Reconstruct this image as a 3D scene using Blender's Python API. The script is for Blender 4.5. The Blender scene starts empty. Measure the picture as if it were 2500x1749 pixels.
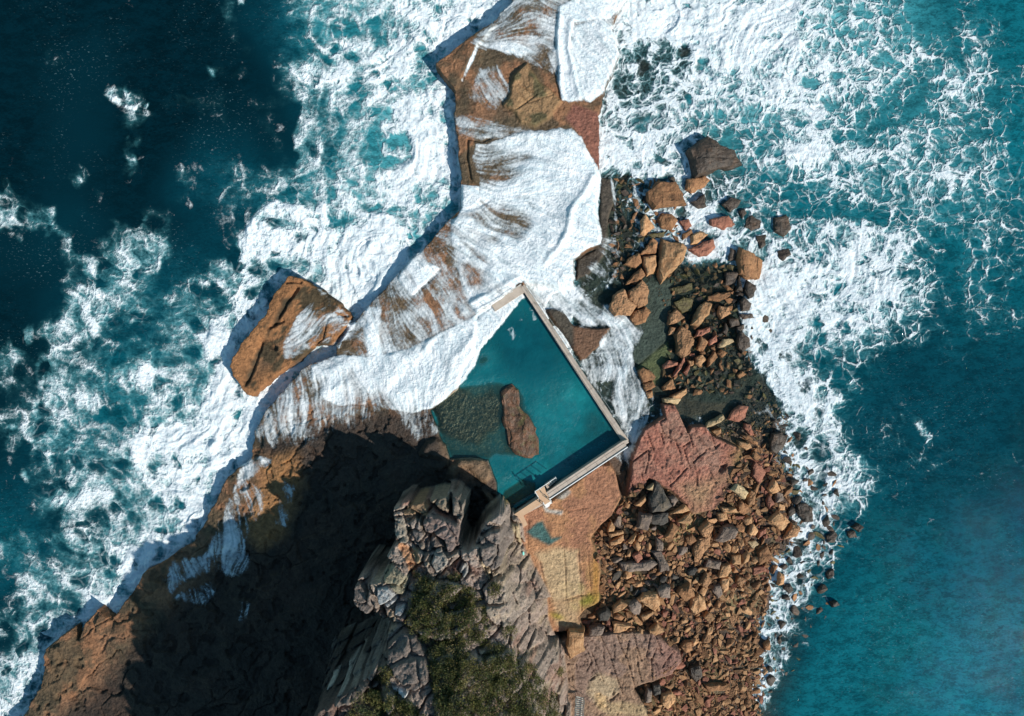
import bpy, bmesh, math, random
import numpy as np
from mathutils import Vector, Matrix, noise as mnoise

# ------------------------------------------------------------------ camera, light, exposure
SC = bpy.context.scene
COL = SC.collection
H = 88.0            # drone height above the sea (m)
K = 0.05            # metres per photo pixel (2500 px wide) at sea level
cam = bpy.data.cameras.new('camera')
cam.sensor_fit = 'HORIZONTAL'
cam.angle = 2 * math.atan(1250 * K / H)
cam.clip_end = 5000
cam.clip_start = 0.5
camo = bpy.data.objects.new('camera', cam)
camo.location = (0, 0, H)
COL.objects.link(camo)
SC.camera = camo
SUN_EL = math.radians(37)
SUN_H = Vector((0.81, -0.59)).normalized()
sun_dir = Vector((SUN_H.x * math.cos(SUN_EL), SUN_H.y * math.cos(SUN_EL), math.sin(SUN_EL)))
sl = bpy.data.lights.new('sun', 'SUN')
sl.energy = 5.0
sl.angle = math.radians(0.5)
sl.color = (1.0, 0.955, 0.88)
so = bpy.data.objects.new('sun', sl)
so.rotation_euler = sun_dir.to_track_quat('Z', 'Y').to_euler()
COL.objects.link(so)
W = bpy.data.worlds.new('World')
SC.world = W
W.use_nodes = True
nt = W.node_tree
sky = nt.nodes.new('ShaderNodeTexSky')
sky.sky_type = 'NISHITA'
sky.sun_disc = False
sky.ozone_density = 0.0
sky.air_density = 1.4
sky.dust_density = 0.3
sky.sun_elevation = SUN_EL
sky.sun_rotation = math.atan2(SUN_H.x, SUN_H.y)
bg = nt.nodes['Background']
bg.inputs['Strength'].default_value = 0.085
tint = nt.nodes.new('ShaderNodeMix')
tint.data_type = 'RGBA'; tint.blend_type = 'MULTIPLY'
tint.inputs[0].default_value = 1.0
tint.inputs[7].default_value = (.62, 1.0, 1.12, 1)       # cyan tint added to the sky light so shaded foam turns bluer
nt.links.new(sky.outputs[0], tint.inputs[6])
nt.links.new(tint.outputs[2], bg.inputs[0])
SC.view_settings.view_transform = 'Standard'
SC.view_settings.look = 'None'
SC.view_settings.exposure = 0.2
SC.view_settings.gamma = 1.0
SC.cycles.transparent_max_bounces = 12
SC.cycles.max_bounces = 6

random.seed(7)
rng = np.random.default_rng(11)

def P(px, py, z=0.0):
    s = K * (H - z) / H
    return Vector(((px - 1250) * s, (874.5 - py) * s, z))

# ------------------------------------------------------------------ numpy helpers
def hash2(ix, iy, seed):
    h = (ix.astype(np.int64) * 374761393 + iy.astype(np.int64) * 668265263 + seed * 974634777) & 0xffffffff
    h = ((h ^ (h >> 13)) * 1274126177) & 0xffffffff
    h = (h ^ (h >> 16)) & 0xffffffff
    return (h & 0xffffff).astype(np.float32) / np.float32(0xffffff)

def vnoise(x, y, seed=0):
    x0 = np.floor(x); y0 = np.floor(y)
    fx = (x - x0).astype(np.float32); fy = (y - y0).astype(np.float32)
    fx = fx * fx * fx * (fx * (fx * 6 - 15) + 10); fy = fy * fy * fy * (fy * (fy * 6 - 15) + 10)
    a = hash2(x0, y0, seed); b = hash2(x0 + 1, y0, seed)
    c = hash2(x0, y0 + 1, seed); d = hash2(x0 + 1, y0 + 1, seed)
    return a + (b - a) * fx + (c - a) * fy + (a - b - c + d) * fx * fy

def fbm(x, y, seed=0, octv=4, gain=0.5):
    s = 0; a = 1.0; t = 0
    for i in range(octv):
        s = s + a * vnoise(x * 2 ** i + 17.3 * i, y * 2 ** i - 9.1 * i, seed + i * 31)
        t += a; a *= gain
    return s / t

def worley(x, y, seed=0):
    x0 = np.floor(x); y0 = np.floor(y)
    f1 = np.full(x.shape, 9., np.float32); f2 = np.full(x.shape, 9., np.float32)
    cid = np.zeros(x.shape, np.float32)
    for dx in (-1, 0, 1):
        for dy in (-1, 0, 1):
            cx = x0 + dx; cy = y0 + dy
            px = cx + hash2(cx, cy, seed); py = cy + hash2(cx, cy, seed + 5)
            d = np.sqrt((px - x) ** 2 + (py - y) ** 2).astype(np.float32)
            n = d < f1
            f2 = np.where(n, f1, np.minimum(f2, d))
            cid = np.where(n, hash2(cx, cy, seed + 9), cid)
            f1 = np.where(n, d, f1)
    return f1, f2, cid

def sm(a, b, x):
    t = np.clip((x - a) / (b - a), 0, 1)
    return t * t * (3 - 2 * t)

def lerp(a, b, t):
    return a + (b - a) * t

def psd(poly, X, Y, margin=60):
    """signed distance in px to a polygon, positive inside"""
    p = np.array(poly, np.float32)
    out = np.full(X.shape, -999., np.float32)
    m = (X > p[:, 0].min() - margin) & (X < p[:, 0].max() + margin) & (Y > p[:, 1].min() - margin) & (Y < p[:, 1].max() + margin)
    x = X[m]; y = Y[m]
    if x.size == 0:
        return out
    d = np.full(x.shape, 1e9, np.float32); ins = np.zeros(x.shape, bool)
    n = len(p)
    for i in range(n):
        ax, ay = p[i]; bx, by = p[(i + 1) % n]
        ex, ey = bx - ax, by - ay
        L = ex * ex + ey * ey + 1e-9
        t = np.clip(((x - ax) * ex + (y - ay) * ey) / L, 0, 1)
        d = np.minimum(d, (ax + t * ex - x) ** 2 + (ay + t * ey - y) ** 2)
        if ay != by:
            c = ((ay > y) != (by > y)) & (x < (bx - ax) * (y - ay) / (by - ay) + ax)
            ins ^= c
    out[m] = np.where(ins, np.sqrt(d), -np.sqrt(d))
    return out

def lined(pts, X, Y, margin=30):
    p = np.array(pts, np.float32)
    out = np.full(X.shape, 999., np.float32)
    m = (X > p[:, 0].min() - margin) & (X < p[:, 0].max() + margin) & (Y > p[:, 1].min() - margin) & (Y < p[:, 1].max() + margin)
    x = X[m]; y = Y[m]
    d = np.full(x.shape, 1e9, np.float32)
    for i in range(len(p) - 1):
        ax, ay = p[i]; bx, by = p[i + 1]
        ex, ey = bx - ax, by - ay
        t = np.clip(((x - ax) * ex + (y - ay) * ey) / (ex * ex + ey * ey + 1e-9), 0, 1)
        d = np.minimum(d, (ax + t * ex - x) ** 2 + (ay + t * ey - y) ** 2)
    out[m] = np.sqrt(d)
    return out

def C(ox, oy, sc, pts):
    return [(ox + x * sc, oy + y * sc) for x, y in pts]

def blob(X, Y, cx, cy, rx, ry, ang=0):
    a = math.radians(ang); c, s = math.cos(a), math.sin(a)
    u = ((X - cx) * c + (Y - cy) * s) / rx; v = (-(X - cx) * s + (Y - cy) * c) / ry
    return np.exp(-(u * u + v * v) * 1.2).astype(np.float32)

def digit_grid(rows, cell, X, Y, lin=False):
    g = np.array([[int(ch) for ch in r] for r in rows], np.float32)
    ny, nx = g.shape
    gx = np.clip(X / cell - 0.5, 0, nx - 1.001); gy = np.clip(Y / cell - 0.5, 0, ny - 1.001)
    x0 = gx.astype(int); y0 = gy.astype(int)
    fx = gx - x0; fy = gy - y0
    if not lin: fx = fx * fx * (3 - 2 * fx); fy = fy * fy * (3 - 2 * fy)
    a = g[y0, x0]; b = g[y0, x0 + 1]; c = g[y0 + 1, x0]; d = g[y0 + 1, x0 + 1]
    return (a + (b - a) * fx + (c - a) * fy + (a - b - c + d) * fx * fy).astype(np.float32)

# ------------------------------------------------------------------ world grid
GR = 0.1
HX, HY, HS = 70.0, 50.0, 76.0      # the land runs on southwards, out of the picture
nx = int(2 * HX / GR) + 1; ny = int((HY + HS) / GR) + 1
gx = np.linspace(-HX, HX, nx, dtype=np.float32); gy = np.linspace(HY, -HS, ny, dtype=np.float32)
WX, WY = np.meshgrid(gx, gy)
def app(z):
    s = H / ((H - z) * K)
    return 1250 + WX * s, 874.5 - WY * s
X0, Y0 = app(0.0)          # photo px if the point lies at sea level
X1, Y1 = app(1.5)
X2, Y2 = app(2.3)

n_big = fbm(WX / 9, WY / 9, 1, 4)
n_mid = fbm(WX / 2.5, WY / 2.5, 2, 4)
n_fine = fbm(WX / 0.7, WY / 0.7, 3, 3)
edge = (n_mid - 0.5) * 14 + (n_fine - 0.5) * 5      # px wobble for outlines

SHELF = [(1270, -120), (1247, 0), (1208, 43), (1137, 98), (1061, 157), (1080, 190), (1106, 220), (1106, 275), (1114, 326), (1116, 377),
         (1122, 431), (1124, 506), (1090, 541), (1035, 600), (973, 662), (918, 725), (859, 787), (816, 842), (818, 866), (800, 872),
         (753, 889), (700, 940), (643, 999), (616, 1050), (612, 1109), (585, 1140), (549, 1168), (490, 1288), (467, 1323), (410, 1360), (349, 1401),
         (314, 1456), (271, 1511), (239, 1484), (205, 1520), (190, 1560), (180, 1527), (112, 1582), (100, 1676), (51, 1749), (-200, 2000), (-300, 3000),
         (1300, 3000), (1320, 1300), (1216, 1235), (1306, 1205), (1536, 1080), (1277, 695), (1404, 700), (1404, 632), (1463, 600),
         (1459, 490), (1467, 424), (1463, 275), (1475, 228), (1518, 129), (1494, 59), (1600, -120)]
STACK = [(702, 670), (740, 680), (777, 697), (815, 730), (859, 772), (845, 800), (815, 838), (765, 850), (690, 910), (616, 972), (585, 940), (555, 895), (590, 840), (628, 791), (665, 730)]
LAND_R = [(1405, 700), (1470, 650), (1500, 560), (1520, 480), (1560, 420), (1640, 400), (1700, 470), (1720, 540), (1790, 600), (1820, 700),
          (1825, 830), (1850, 900), (1880, 980), (1895, 1100), (1905, 1200), (1895, 1300), (1870, 1400), (1850, 1500), (1835, 1600),
          (1810, 1700), (1760, 3000), (1250, 3000), (1250, 1240), (1520, 1075), (1277, 700)]
POOL = [(1277, 700), (1521, 1078), (1306, 1210), (1236, 1252), (1216, 1231), (1214, 1180), (1192, 1125), (1150, 1118), (1098, 1121), (1075, 1070), (1051, 1003),
        (1118, 952), (1130, 900), (1160, 860), (1165, 772)]
RED = C(1480, 960, .218, [(640, 120), (790, 130), (850, 260), (900, 380), (930, 440), (960, 380), (1120, 370), (1200, 480), (1330, 550), (1500, 620), (1640, 900), (1500, 1000),
      (1340, 1150), (1230, 1300), (960, 1370), (880, 1240), (740, 1100), (600, 1030), (480, 960), (400, 1100), (330, 1170), (240, 1170), (280, 890), (290, 720), (370, 530), (430, 410), (620, 290), (660, 260)])
ORANGE = [(1250, 1262), (1345, 1224), (1460, 1137), (1490, 1135), (1506, 1158), (1518, 1217), (1495, 1260), (1467, 1284), (1443, 1315), (1455, 1340), (1463, 1362), (1467, 1401), (1463, 1472),
          (1430, 1490), (1412, 1511), (1428, 1543), (1357, 1545), (1200, 1500), (1200, 1300)]
TAN = [(1380, 1560), (1434, 1552), (1554, 1544), (1598, 1548), (1640, 1580), (1663, 1596), (1667, 1618), (1640, 1650), (1609, 1661), (1560, 1680), (1550, 1690), (1575, 1720), (1598, 1749), (1620, 3000), (1250, 3000), (1300, 1600)]
RUBBLE = [(1470, 1290), (1520, 1225), (1560, 1180), (1600, 1180), (1640, 1205), (1690, 1260), (1740, 1250), (1770, 1190), (1820, 1100), (1880, 1080), (1920, 1180), (1930, 1250), (1905, 1330), (1880, 1400),
          (1870, 1500), (1850, 1560), (1870, 1640), (1850, 1770), (1600, 1770), (1560, 1690), (1610, 1660), (1670, 1620), (1660, 1590), (1600, 1545), (1560, 1540), (1440, 1545), (1430, 1520), (1468, 1470), (1468, 1400), (1448, 1320)]
NELAG = [(1467, 424), (1520, 405), (1600, 430), (1600, 560), (1640, 640), (1800, 640), (1850, 830), (1850, 980), (1700, 980), (1640, 970), (1600, 1000), (1550, 1120), (1520, 1150), (1536, 1078), (1280, 700), (1404, 700), (1404, 632), (1463, 600)]
NEROCK = [(1500, 60), (1590, 60), (1700, 130), (1710, 220), (1610, 260), (1480, 320), (1463, 275), (1475, 228), (1518, 129)]

# ---- heights
h = -3.6 + (n_big - 0.5) * 2
sdR = psd(LAND_R, X0, Y0, 400)
hr = np.where(sdR > 0, 0.1 + np.minimum(np.maximum(sdR - 30, 0) * K * 0.11, 1.1), 0.1 + np.maximum(sdR, -380) * K * 0.12 - (np.minimum(sdR, 0) / 200) ** 2 * .9) + (n_mid - 0.5) * 0.5
h = np.where(sdR > -380, np.maximum(h, hr), h)
sdn = psd(NEROCK, X0, Y0) + edge * 2
h = np.maximum(h, lerp(h, -0.25 + (n_mid - 0.5) * 0.8, sm(-25, 10, sdn)))
sdl = psd(NELAG, X0, Y0) + edge
h = np.where((Y0 < 1260) & (sdR > -200), np.minimum(h, -.3 + (n_mid - .5) * .7 + 1.3 * sm(980, 1260, Y0 + edge * 2) + 2 * sm(1180, 1260, Y0)), h)
h = lerp(h, -0.3 + (n_mid - 0.5) * 0.9 + (n_fine - .5) * .3, sm(-10, 10, sdl))
# flat grey slab in the lagoon and warm ledge beside the pool wall
DARKR = [(1463, 428), (1500, 440), (1498, 500), (1482, 560), (1478, 620), (1440, 670), (1404, 690), (1404, 632), (1460, 600)]
h = lerp(h, .4 + (n_mid - .5) * .7, sm(-5, 6, psd(DARKR, X0, Y0) + edge * .7))
SLAB = [(1560, 690), (1640, 680), (1640, 720), (1635, 800), (1630, 830), (1555, 895), (1530, 860), (1545, 800), (1575, 740)]
sds = psd(SLAB, X0, Y0)
h = lerp(h, -0.08 + (n_fine - 0.5) * 0.05, sm(-3, 3, sds))
PALEFLOOR = [(1555, 897), (1632, 832), (1640, 860), (1615, 900), (1610, 940), (1560, 930)]
h = lerp(h, -0.2 + (n_fine - 0.5) * 0.05, sm(-3, 3, psd(PALEFLOOR, X0, Y0)))
BYWALL = [(1330, 755), (1370, 755), (1400, 790), (1440, 800), (1490, 800), (1470, 840), (1425, 885), (1415, 880)]
h = lerp(h, 0.45 + (n_mid - 0.5) * 0.3, sm(-4, 6, psd(BYWALL, X0, Y0) + edge * .4))

# shelf
sdS = psd(SHELF, X1, Y1, 60)
sdSe = sdS + edge * 0.55 + (fbm(WX / 1.1, WY / 1.1, 23, 3) - .5) * 8
strata = fbm((WX * 0.8 + WY * 0.6) / 2.0, (WX * -0.6 + WY * 0.8) / 9.0, 21, 4)
hs = 1.45 + (n_big - 0.5) * 0.6 + (n_mid - 0.5) * 0.22 + (n_fine - 0.5) * 0.05 + np.floor(strata * 9) / 9 * 0.35 - 0.15
e1, e2, ec = worley((WX * .82 + WY * .57) / 5.5 + (n_big - .5) * 3, (WX * -.57 + WY * .82) / 2.4 + (n_big - .5) * 3 + (n_mid - .5) * .8, 27)
sw = sm(900, 1080, Y1)
hs = hs + (.25 + .75 * sw) * ((ec - .5) * .3 - .22 * (1 - sm(.02, .10, e2 - e1)) * sm(.5, .62, fbm(WX / 6, WY / 6, 26, 3)) + (np.floor(fbm(WX / 2.6, WY / 2.6, 29, 4) * 8) / 8 - .5) * .55) - .3 * sw * sm(.6, .7, fbm(WX / 1.4, WY / 1.4, 28, 3))
hs = hs + 0.25 * sm(0, 40, sdS) - 0.25
hs = hs + lerp(0, 0.35, sm(1150, 1500, Y1))
h = np.where(sdS > -40, lerp(h, np.maximum(h, hs), sm(-2.5, 2.5, sdSe)), h)
# right-hand margin of the shelf steps down towards the lagoon
KNOB = C(800, 0, .3923, [(1160, 480), (1240, 400), (1320, 520), (1390, 570), (1450, 640), (1380, 740), (1290, 790), (1200, 770), (1160, 700), (1090, 660), (1140, 590)])
sdk = psd(KNOB, X1, Y1) + edge * .5
h = h + 0.5 * sm(-4, 5, sdk) * (0.8 + 0.4 * n_mid)
TIP = [(1061, 157), (1137, 98), (1200, 55), (1215, 60), (1165, 115), (1140, 170), (1120, 215), (1106, 222)]
h = h + 0.45 * sm(-2, 3, psd(TIP, X1, Y1) + edge * .3)
# step lines on the shelf (fractures between rock terraces)
for pts, dep, wd in [
    ([(1165, 115), (1135, 180), (1118, 215)], 0.3, 4), ([(1142, 340), (1180, 345), (1200, 335)], 0.3, 5), ([(1142, 345), (1140, 385), (1150, 440), (1172, 460)], 0.3, 5),
    ([(1130, 515), (1170, 505), (1195, 490)], 0.4, 4), ([(975, 690), (1010, 722), (1045, 690), (1075, 660)], 0.35, 4),
    ([(1275, 215), (1310, 235), (1260, 270), (1230, 270)], 0.18, 3), ([(1262, 225), (1290, 255), (1350, 235)], 0.15, 2.5)]:
    h = h - dep * (1 - sm(0, wd, lined(pts, X1, Y1)))

# sea stack beyond the shelf
sdT = psd(STACK, X1, Y1)
sdTe = sdT + edge * 0.9 + (fbm(WX / 1.1, WY / 1.1, 24, 3) - .5) * 9
ht = 1.55 + (n_mid - 0.5) * 0.5 + (n_fine - 0.5) * 0.1 + np.floor(strata * 8) / 8 * 0.5 - 0.2 + 0.45 * blob(X1, Y1, 640, 800, 30, 160, 38)
for pts, dep, wd in [([(725, 705), (700, 740), (672, 790)], .5, 9), ([(672, 850), (640, 830), (615, 910), (600, 940)], .45, 9),
                     ([(850, 772), (800, 775), (795, 800), (788, 830), (765, 845)], .5, 4), ([(700, 690), (735, 690)], .3, 5), ([(660, 800), (690, 785)], .4, 7)]:
    ht = ht - dep * (1 - sm(0, wd, lined(pts, X1, Y1) + edge * .4))
h = np.where(sdT > -30, lerp(h, np.maximum(ht, h), sm(-2.5, 2.5, sdTe)), h)

# rock platforms on the right
f = sm(-3, 3, psd(RED, X1, Y1) + edge * .3)
red_h = 1.35 + (n_mid - .5) * .2 + (n_fine - .5) * .12 + 0.25 * (Y1 - 1100) / 200
h = lerp(h, np.maximum(h, red_h), f)
f = sm(-3, 3, psd(ORANGE, X2, Y2) + edge * .3)
h = lerp(h, np.maximum(h, 2.25 + (n_mid - .5) * .25 + (n_fine - .5) * .1), f)
f = sm(-3, 3, psd(TAN, X2, Y2) + edge * .3)
tan_h = 2.2 + (n_mid - .5) * .2 + (n_fine - .5) * .1
h = lerp(h, np.maximum(h, tan_h), f)
# cracks
CR = [C(1480, 960, .218, p) for p in [
    [(630, 240), (680, 290), (610, 330), (640, 440), (690, 490), (780, 530), (830, 660)], [(900, 380), (950, 500), (980, 600)], [(870, 600), (950, 550)],
    [(880, 640), (910, 760), (950, 850)], [(980, 780), (1040, 720), (1120, 660)], [(980, 780), (1020, 920), (1020, 1030)], [(460, 450), (510, 580), (540, 640)],
    [(280, 790), (390, 700), (480, 640), (480, 740), (440, 900)], [(910, 840), (720, 1040)], [(620, 460), (650, 570)], [(1190, 480), (1230, 620), (1280, 570)],
    [(240, 880), (280, 1000), (330, 1110)], [(250, 900), (230, 1000), (270, 1140)], [(120, 900), (200, 1180)], [(400, 900), (410, 980), (560, 990)], [(1120, 640), (1160, 625)]]]
CR2 = [C(1380, 1400, .2178, p) for p in [
    [(400, 720), (500, 920), (560, 1120), (650, 1370)], [(580, 690), (630, 850), (690, 960), (740, 1120), (790, 1320)], [(760, 660), (790, 760), (820, 880), (860, 1000)],
    [(630, 850), (700, 850), (680, 950)], [(700, 850), (720, 760)], [(820, 1080), (860, 1220)], [(960, 700), (910, 960), (970, 980), (1030, 840), (1090, 920)],
    [(970, 980), (980, 1200)], [(290, 880), (380, 1100), (430, 1220)], [(250, 880), (300, 1000), (240, 1100)], [(1010, 700), (1080, 870)], [(1090, 1060), (1200, 900), (1220, 880)],
    [(810, 940), (820, 1060)], [(280, 1210), (370, 1130)], [(470, 1440), (540, 1420), (600, 1350)], [(430, 900), (440, 1040)]]]
CR3 = [C(800, 1119, .3923, p) for p in [[(1470, 570), (1480, 720), (1480, 880)], [(1560, 560), (1580, 900), (1580, 960)], [(1320, 650), (1345, 760), (1400, 890)], [(1620, 600), (1640, 850)],
    [(1400, 300), (1500, 330), (1620, 310)], [(1640, 200), (1740, 260)], [(1250, 380), (1245, 560)], [(1480, 885), (1560, 860), (1640, 850)]]]
for pts in CR:
    h = h - 0.28 * (1 - sm(0.2, 2.4, lined(pts, X1, Y1) + edge * .1))
for pts in CR2:
    h = h - 0.26 * (1 - sm(0.2, 2.2, lined(pts, X2, Y2) + edge * .1))
for pts in CR3:
    h = h - 0.15 * (1 - sm(0.2, 2.0, lined(pts, X2, Y2) + edge * .1))
q1, q2, qc = worley((WX * .55 + WY * .84) / 1.1 + (n_mid - .5), (WX * -.84 + WY * .55) / 3.2 + (n_mid - .5) * .5, 33)
plat = np.maximum(np.maximum(sm(-2, 4, psd(RED, X1, Y1)), sm(-2, 4, psd(TAN, X2, Y2))), .02)
h = h + plat * ((qc - .5) * .14 - .1 * (1 - sm(.02, .09, q2 - q1)) * (n_big > .42) - .12 * sm(.62, .74, fbm(WX / .45, WY / .45, 35, 2)))
h = h - 0.45 * sm(-2, 3, psd(C(1480, 960, .218, [(1280, 810), (1350, 800), (1340, 860), (1290, 900), (1260, 880)]), X1, Y1))

# pool basin
sdP = psd(POOL, X1, Y1, 60)
S_SH1 = C(1020, 900, .1744, [(100, 500), (560, 260), (780, 440), (1020, 330), (1200, 430), (1210, 640), (1130, 810), (950, 920), (830, 1060), (640, 1040), (300, 900), (200, 600)])
S_SH2 = C(1020, 900, .1744, [(560, 230), (1320, 160), (1500, 350), (1560, 560), (1660, 760), (1720, 1180), (1500, 1290), (1100, 1250), (1000, 1330), (430, 1320), (200, 800)])
pd = 1.7 + (n_mid - .5) * .6 + 1.3 * blob(X1, Y1, 1290, 850, 90, 70, 30) - 0.5 * blob(X1, Y1, 1380, 960, 70, 40, -20)
pd = lerp(pd, 0.62 + (n_mid - .5) * .25, sm(-14, 18, psd(S_SH2, X1, Y1) + edge * 1.5))
pd = lerp(pd, 0.28 + (n_mid - .5) * .12, sm(-9, 11, psd(S_SH1, X1, Y1) + edge * 1.6))
LEDG = C(800, 560, .3923, [(1380, 1230), (1560, 1130), (1700, 1070), (1820, 1290), (1600, 1400), (1450, 1500), (1100, 1600), (1040, 1560), (1300, 1380), (1310, 1140)])
pd = lerp(pd, 1.15 + (n_mid - .5) * .7, sm(-3, 5, psd(LEDG, X1, Y1) + edge * .6))
pd = lerp(pd, 0.5 + (n_mid - .5) * .4, sm(-4, 6, psd([(1216, 1231), (1230, 1200), (1275, 1170), (1310, 1180), (1312, 1205), (1240, 1250)], X1, Y1)))
pd = lerp(pd, 0.55, 0.8 * blob(X1, Y1, 1180, 880, 22, 30, 60))
POOLZ = 0.95
h = np.where(sdP > -40, lerp(h, POOLZ - pd, sm(-3, 2, sdP + edge * .15)), h)
# rim rocks on the pool's natural side
RIM = [C(1020, 900, .1744, p) for p in [[(20, 1180), (120, 1020), (260, 980), (390, 1080), (430, 1230), (330, 1290), (250, 1260), (30, 1220)],
       [(420, 1380), (540, 1330), (600, 1270), (900, 1270), (1020, 1400), (1040, 1520), (960, 1606), (860, 1590), (700, 1420), (600, 1400), (560, 1460), (500, 1600), (430, 1480)],
       [(1150, 1900), (1180, 2050), (1100, 2100), (980, 1900), (900, 1700), (1000, 1750)]]]
for p in RIM:
    s_ = psd(p, X1, Y1) + edge * .4
    h = lerp(h, 1.75 + (n_mid - .5) * .8 + 0.3 * sm(0, 12, s_), sm(-3, 3, s_))

# headland
HEAD = [(986, 1221), (1038, 1213), (1077, 1204), (1110, 1202), (1145, 1226), (1134, 1278), (1127, 1320), (1143, 1346), (1155, 1320), (1169, 1293), (1190, 1267), (1228, 1234), (1243, 1267),
        (1278, 1315), (1282, 1365), (1306, 1420), (1335, 1482), (1353, 1521), (1357, 1584), (1394, 1671), (1405, 1749), (1500, 3000), (560, 3000), (700, 1749), (735, 1700), (798, 1660), (837, 1630), (881, 1592), (915, 1575), (930, 1550), (900, 1535),
        (863, 1530), (850, 1474), (853, 1430), (881, 1398), (918, 1400), (940, 1360), (962, 1332), (951, 1304), (960, 1239)]
ay = Y0.copy(); axp = X0.copy()
zt = np.zeros_like(ay)
for i in range(14):
    zt = 9.4 + np.clip(ay - 1200, 0, 900) * 0.0158 + np.clip(ay - 1560, 0, 600) * .003
    zt = zt - np.clip((axp - 1130) / 220, 0, 1) * (zt - 5.5) * 0.45
    s = H / ((H - zt) * K)
    axp = 1250 + WX * s; ay = 874.5 - WY * s
# blocky fractured sandstone
wx = WX + (n_mid - .5) * 1.2; wy = WY + (fbm(WX / 2.5, WY / 2.5, 77, 3) - .5) * 1.2
f1, f2, cid = worley(wx / 2.9, wy / 2.0, 3)
g1, g2, cid2 = worley(wx / 0.9, wy / 0.8, 8)
k1, k2, kc = worley(wx / .42, wy / .36, 14)
block = (kc - .5) * .2 - .1 * (1 - sm(.03, .2, k2 - k1)) + (cid - .5) * 1.5 + (cid2 - .5) * 0.45 - 0.9 * (1 - sm(0.02, 0.14, f2 - f1)) - 0.25 * (1 - sm(0.02, 0.16, g2 - g1)) + (n_fine - .5) * 0.35
sdH = psd(HEAD, axp, ay, 200) + edge * .5 + (cid - .5) * 14
wide = sm(1185, 1260, axp) * sm(1240, 1330, ay)
swc = (1 - sm(900, 960, axp)) * sm(1470, 1540, ay)
wid = lerp(lerp(9, 60, swc), 105, wide)
t = np.clip(sdH / wid, 0, 1)
ledge = np.clip((np.floor(t * 5 + (n_mid - .5) * 2.2) + sm(.55, .95, (t * 5 + (n_mid - .5) * 2.2) % 1.0)) / 5, 0, 1)
prof = lerp(lerp(sm(0, 1, t), ledge, swc), t ** 0.8, wide)
basez = np.maximum(h, 1.6)
hh = basez + (zt - basez) * prof + block * sm(0, 12, sdH) * lerp(1, .75, wide)
BLK = C(820, 1180, .218, [(0, 0)])
def B1(pts): return C(820, 1180, .218, pts)
def B2(pts): return C(700, 1399, .218, pts)
CLIFF_BLOCKS = [
    (B1([(640, 380), (760, 360), (800, 500), (810, 660), (720, 660), (650, 560)]), .5, (.26, .225, .18)),
    (B1([(830, 420), (880, 370), (960, 420), (960, 500), (1000, 570), (920, 670), (860, 580)]), .55, (.19, .155, .135)),
    (B1([(760, 300), (860, 200), (960, 180), (1030, 270), (1030, 390), (900, 350), (770, 350)]), .5, (.23, .145, .08)),
    (B1([(1020, 170), (1180, 110), (1250, 150), (1260, 350), (1150, 280), (1050, 220)]), .35, (.23, .18, .125)),
    (B1([(1290, 180), (1350, 110), (1490, 210), (1450, 450), (1400, 430), (1290, 350)]), .3, (.185, .15, .12)),
    (B1([(1040, 320), (1090, 310), (1240, 390), (1370, 470), (1430, 600), (1390, 690), (1260, 790), (1220, 640), (1120, 560), (1000, 540), (970, 430)]), .8, (.19, .135, .115)),
    (B1([(1120, 740), (1180, 720), (1260, 880), (1220, 930), (1130, 1010), (1070, 880)]), .55, (.27, .24, .205)),
    (B1([(1020, 650), (1100, 580), (1200, 640), (1220, 720), (1100, 730), (1050, 800), (1000, 880)]), .2, (.15, .115, .095)),
    (B1([(700, 660), (800, 690), (890, 830), (880, 1080), (840, 1100), (800, 900), (700, 730)]), -.5, (.4, .2, .1)),
    (B1([(820, 700), (920, 740), (970, 900), (900, 920)]), -.2, (.38, .26, .14)),
    (B1([(510, 980), (640, 900), (760, 1000), (820, 1050), (760, 1250), (690, 1280), (640, 1150), (550, 1080)]), .6, (.27, .235, .155)),
    (B1([(470, 1170), (590, 1140), (690, 1240), (690, 1320), (580, 1400), (480, 1330)]), .5, (.33, .33, .32)),
    (B1([(660, 1390), (780, 1360), (770, 1430), (720, 1500), (650, 1480)]), .5, (.36, .36, .35)),
    (B1([(150, 1150), (250, 1090), (380, 1300), (420, 1400), (300, 1600), (180, 1590), (140, 1350)]), .4, (.14, .115, .1)),
    (B1([(1610, 620), (1720, 530), (1900, 500), (2000, 640), (2000, 800), (1860, 900), (1750, 980), (1640, 860)]), .8, (.17, .135, .115)),
    (B1([(1720, 420), (1860, 260), (1950, 380), (1950, 600), (1850, 470)]), .3, (.24, .19, .16)),
    (B1([(1370, 1000), (1420, 900), (1470, 880), (1480, 1010), (1430, 1080)]), .3, (.25, .24, .22)),
    (B1([(1960, 580), (2060, 620), (2090, 900), (2040, 850)]), -.1, (.36, .27, .16)),
    (B1([(1620, 860), (1730, 1000), (1720, 1120), (1680, 1050)]), -.2, (.42, .32, .2)),
    (B2([(1130, 800), (1300, 640), (1450, 700), (1560, 900), (1590, 1100), (1600, 1200), (1450, 1300), (1250, 1200), (1130, 1000)]), 1.0, (.15, .118, .1)),
    (B2([(830, 900), (1000, 860), (1040, 1000), (960, 1210), (830, 1170)]), .5, (.19, .16, .135)),
    (B2([(1160, 1260), (1270, 1280), (1370, 1340), (1320, 1410), (1220, 1360)]), .1, (.62, .6, .56)),
    (B2([(630, 1200), (780, 1150), (800, 1250), (700, 1300)]), .4, (.2, .17, .14)),
    (B2([(510, 1340), (600, 1260), (640, 1320), (560, 1400)]), .4, (.32, .29, .25)),
    (B2([(330, 1460), (400, 1420), (400, 1470), (340, 1500)]), .4, (.38, .35, .3)),
    (B2([(880, 560), (960, 500), (1000, 540), (930, 610)]), -.2, (.36, .31, .18)),
]
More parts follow.
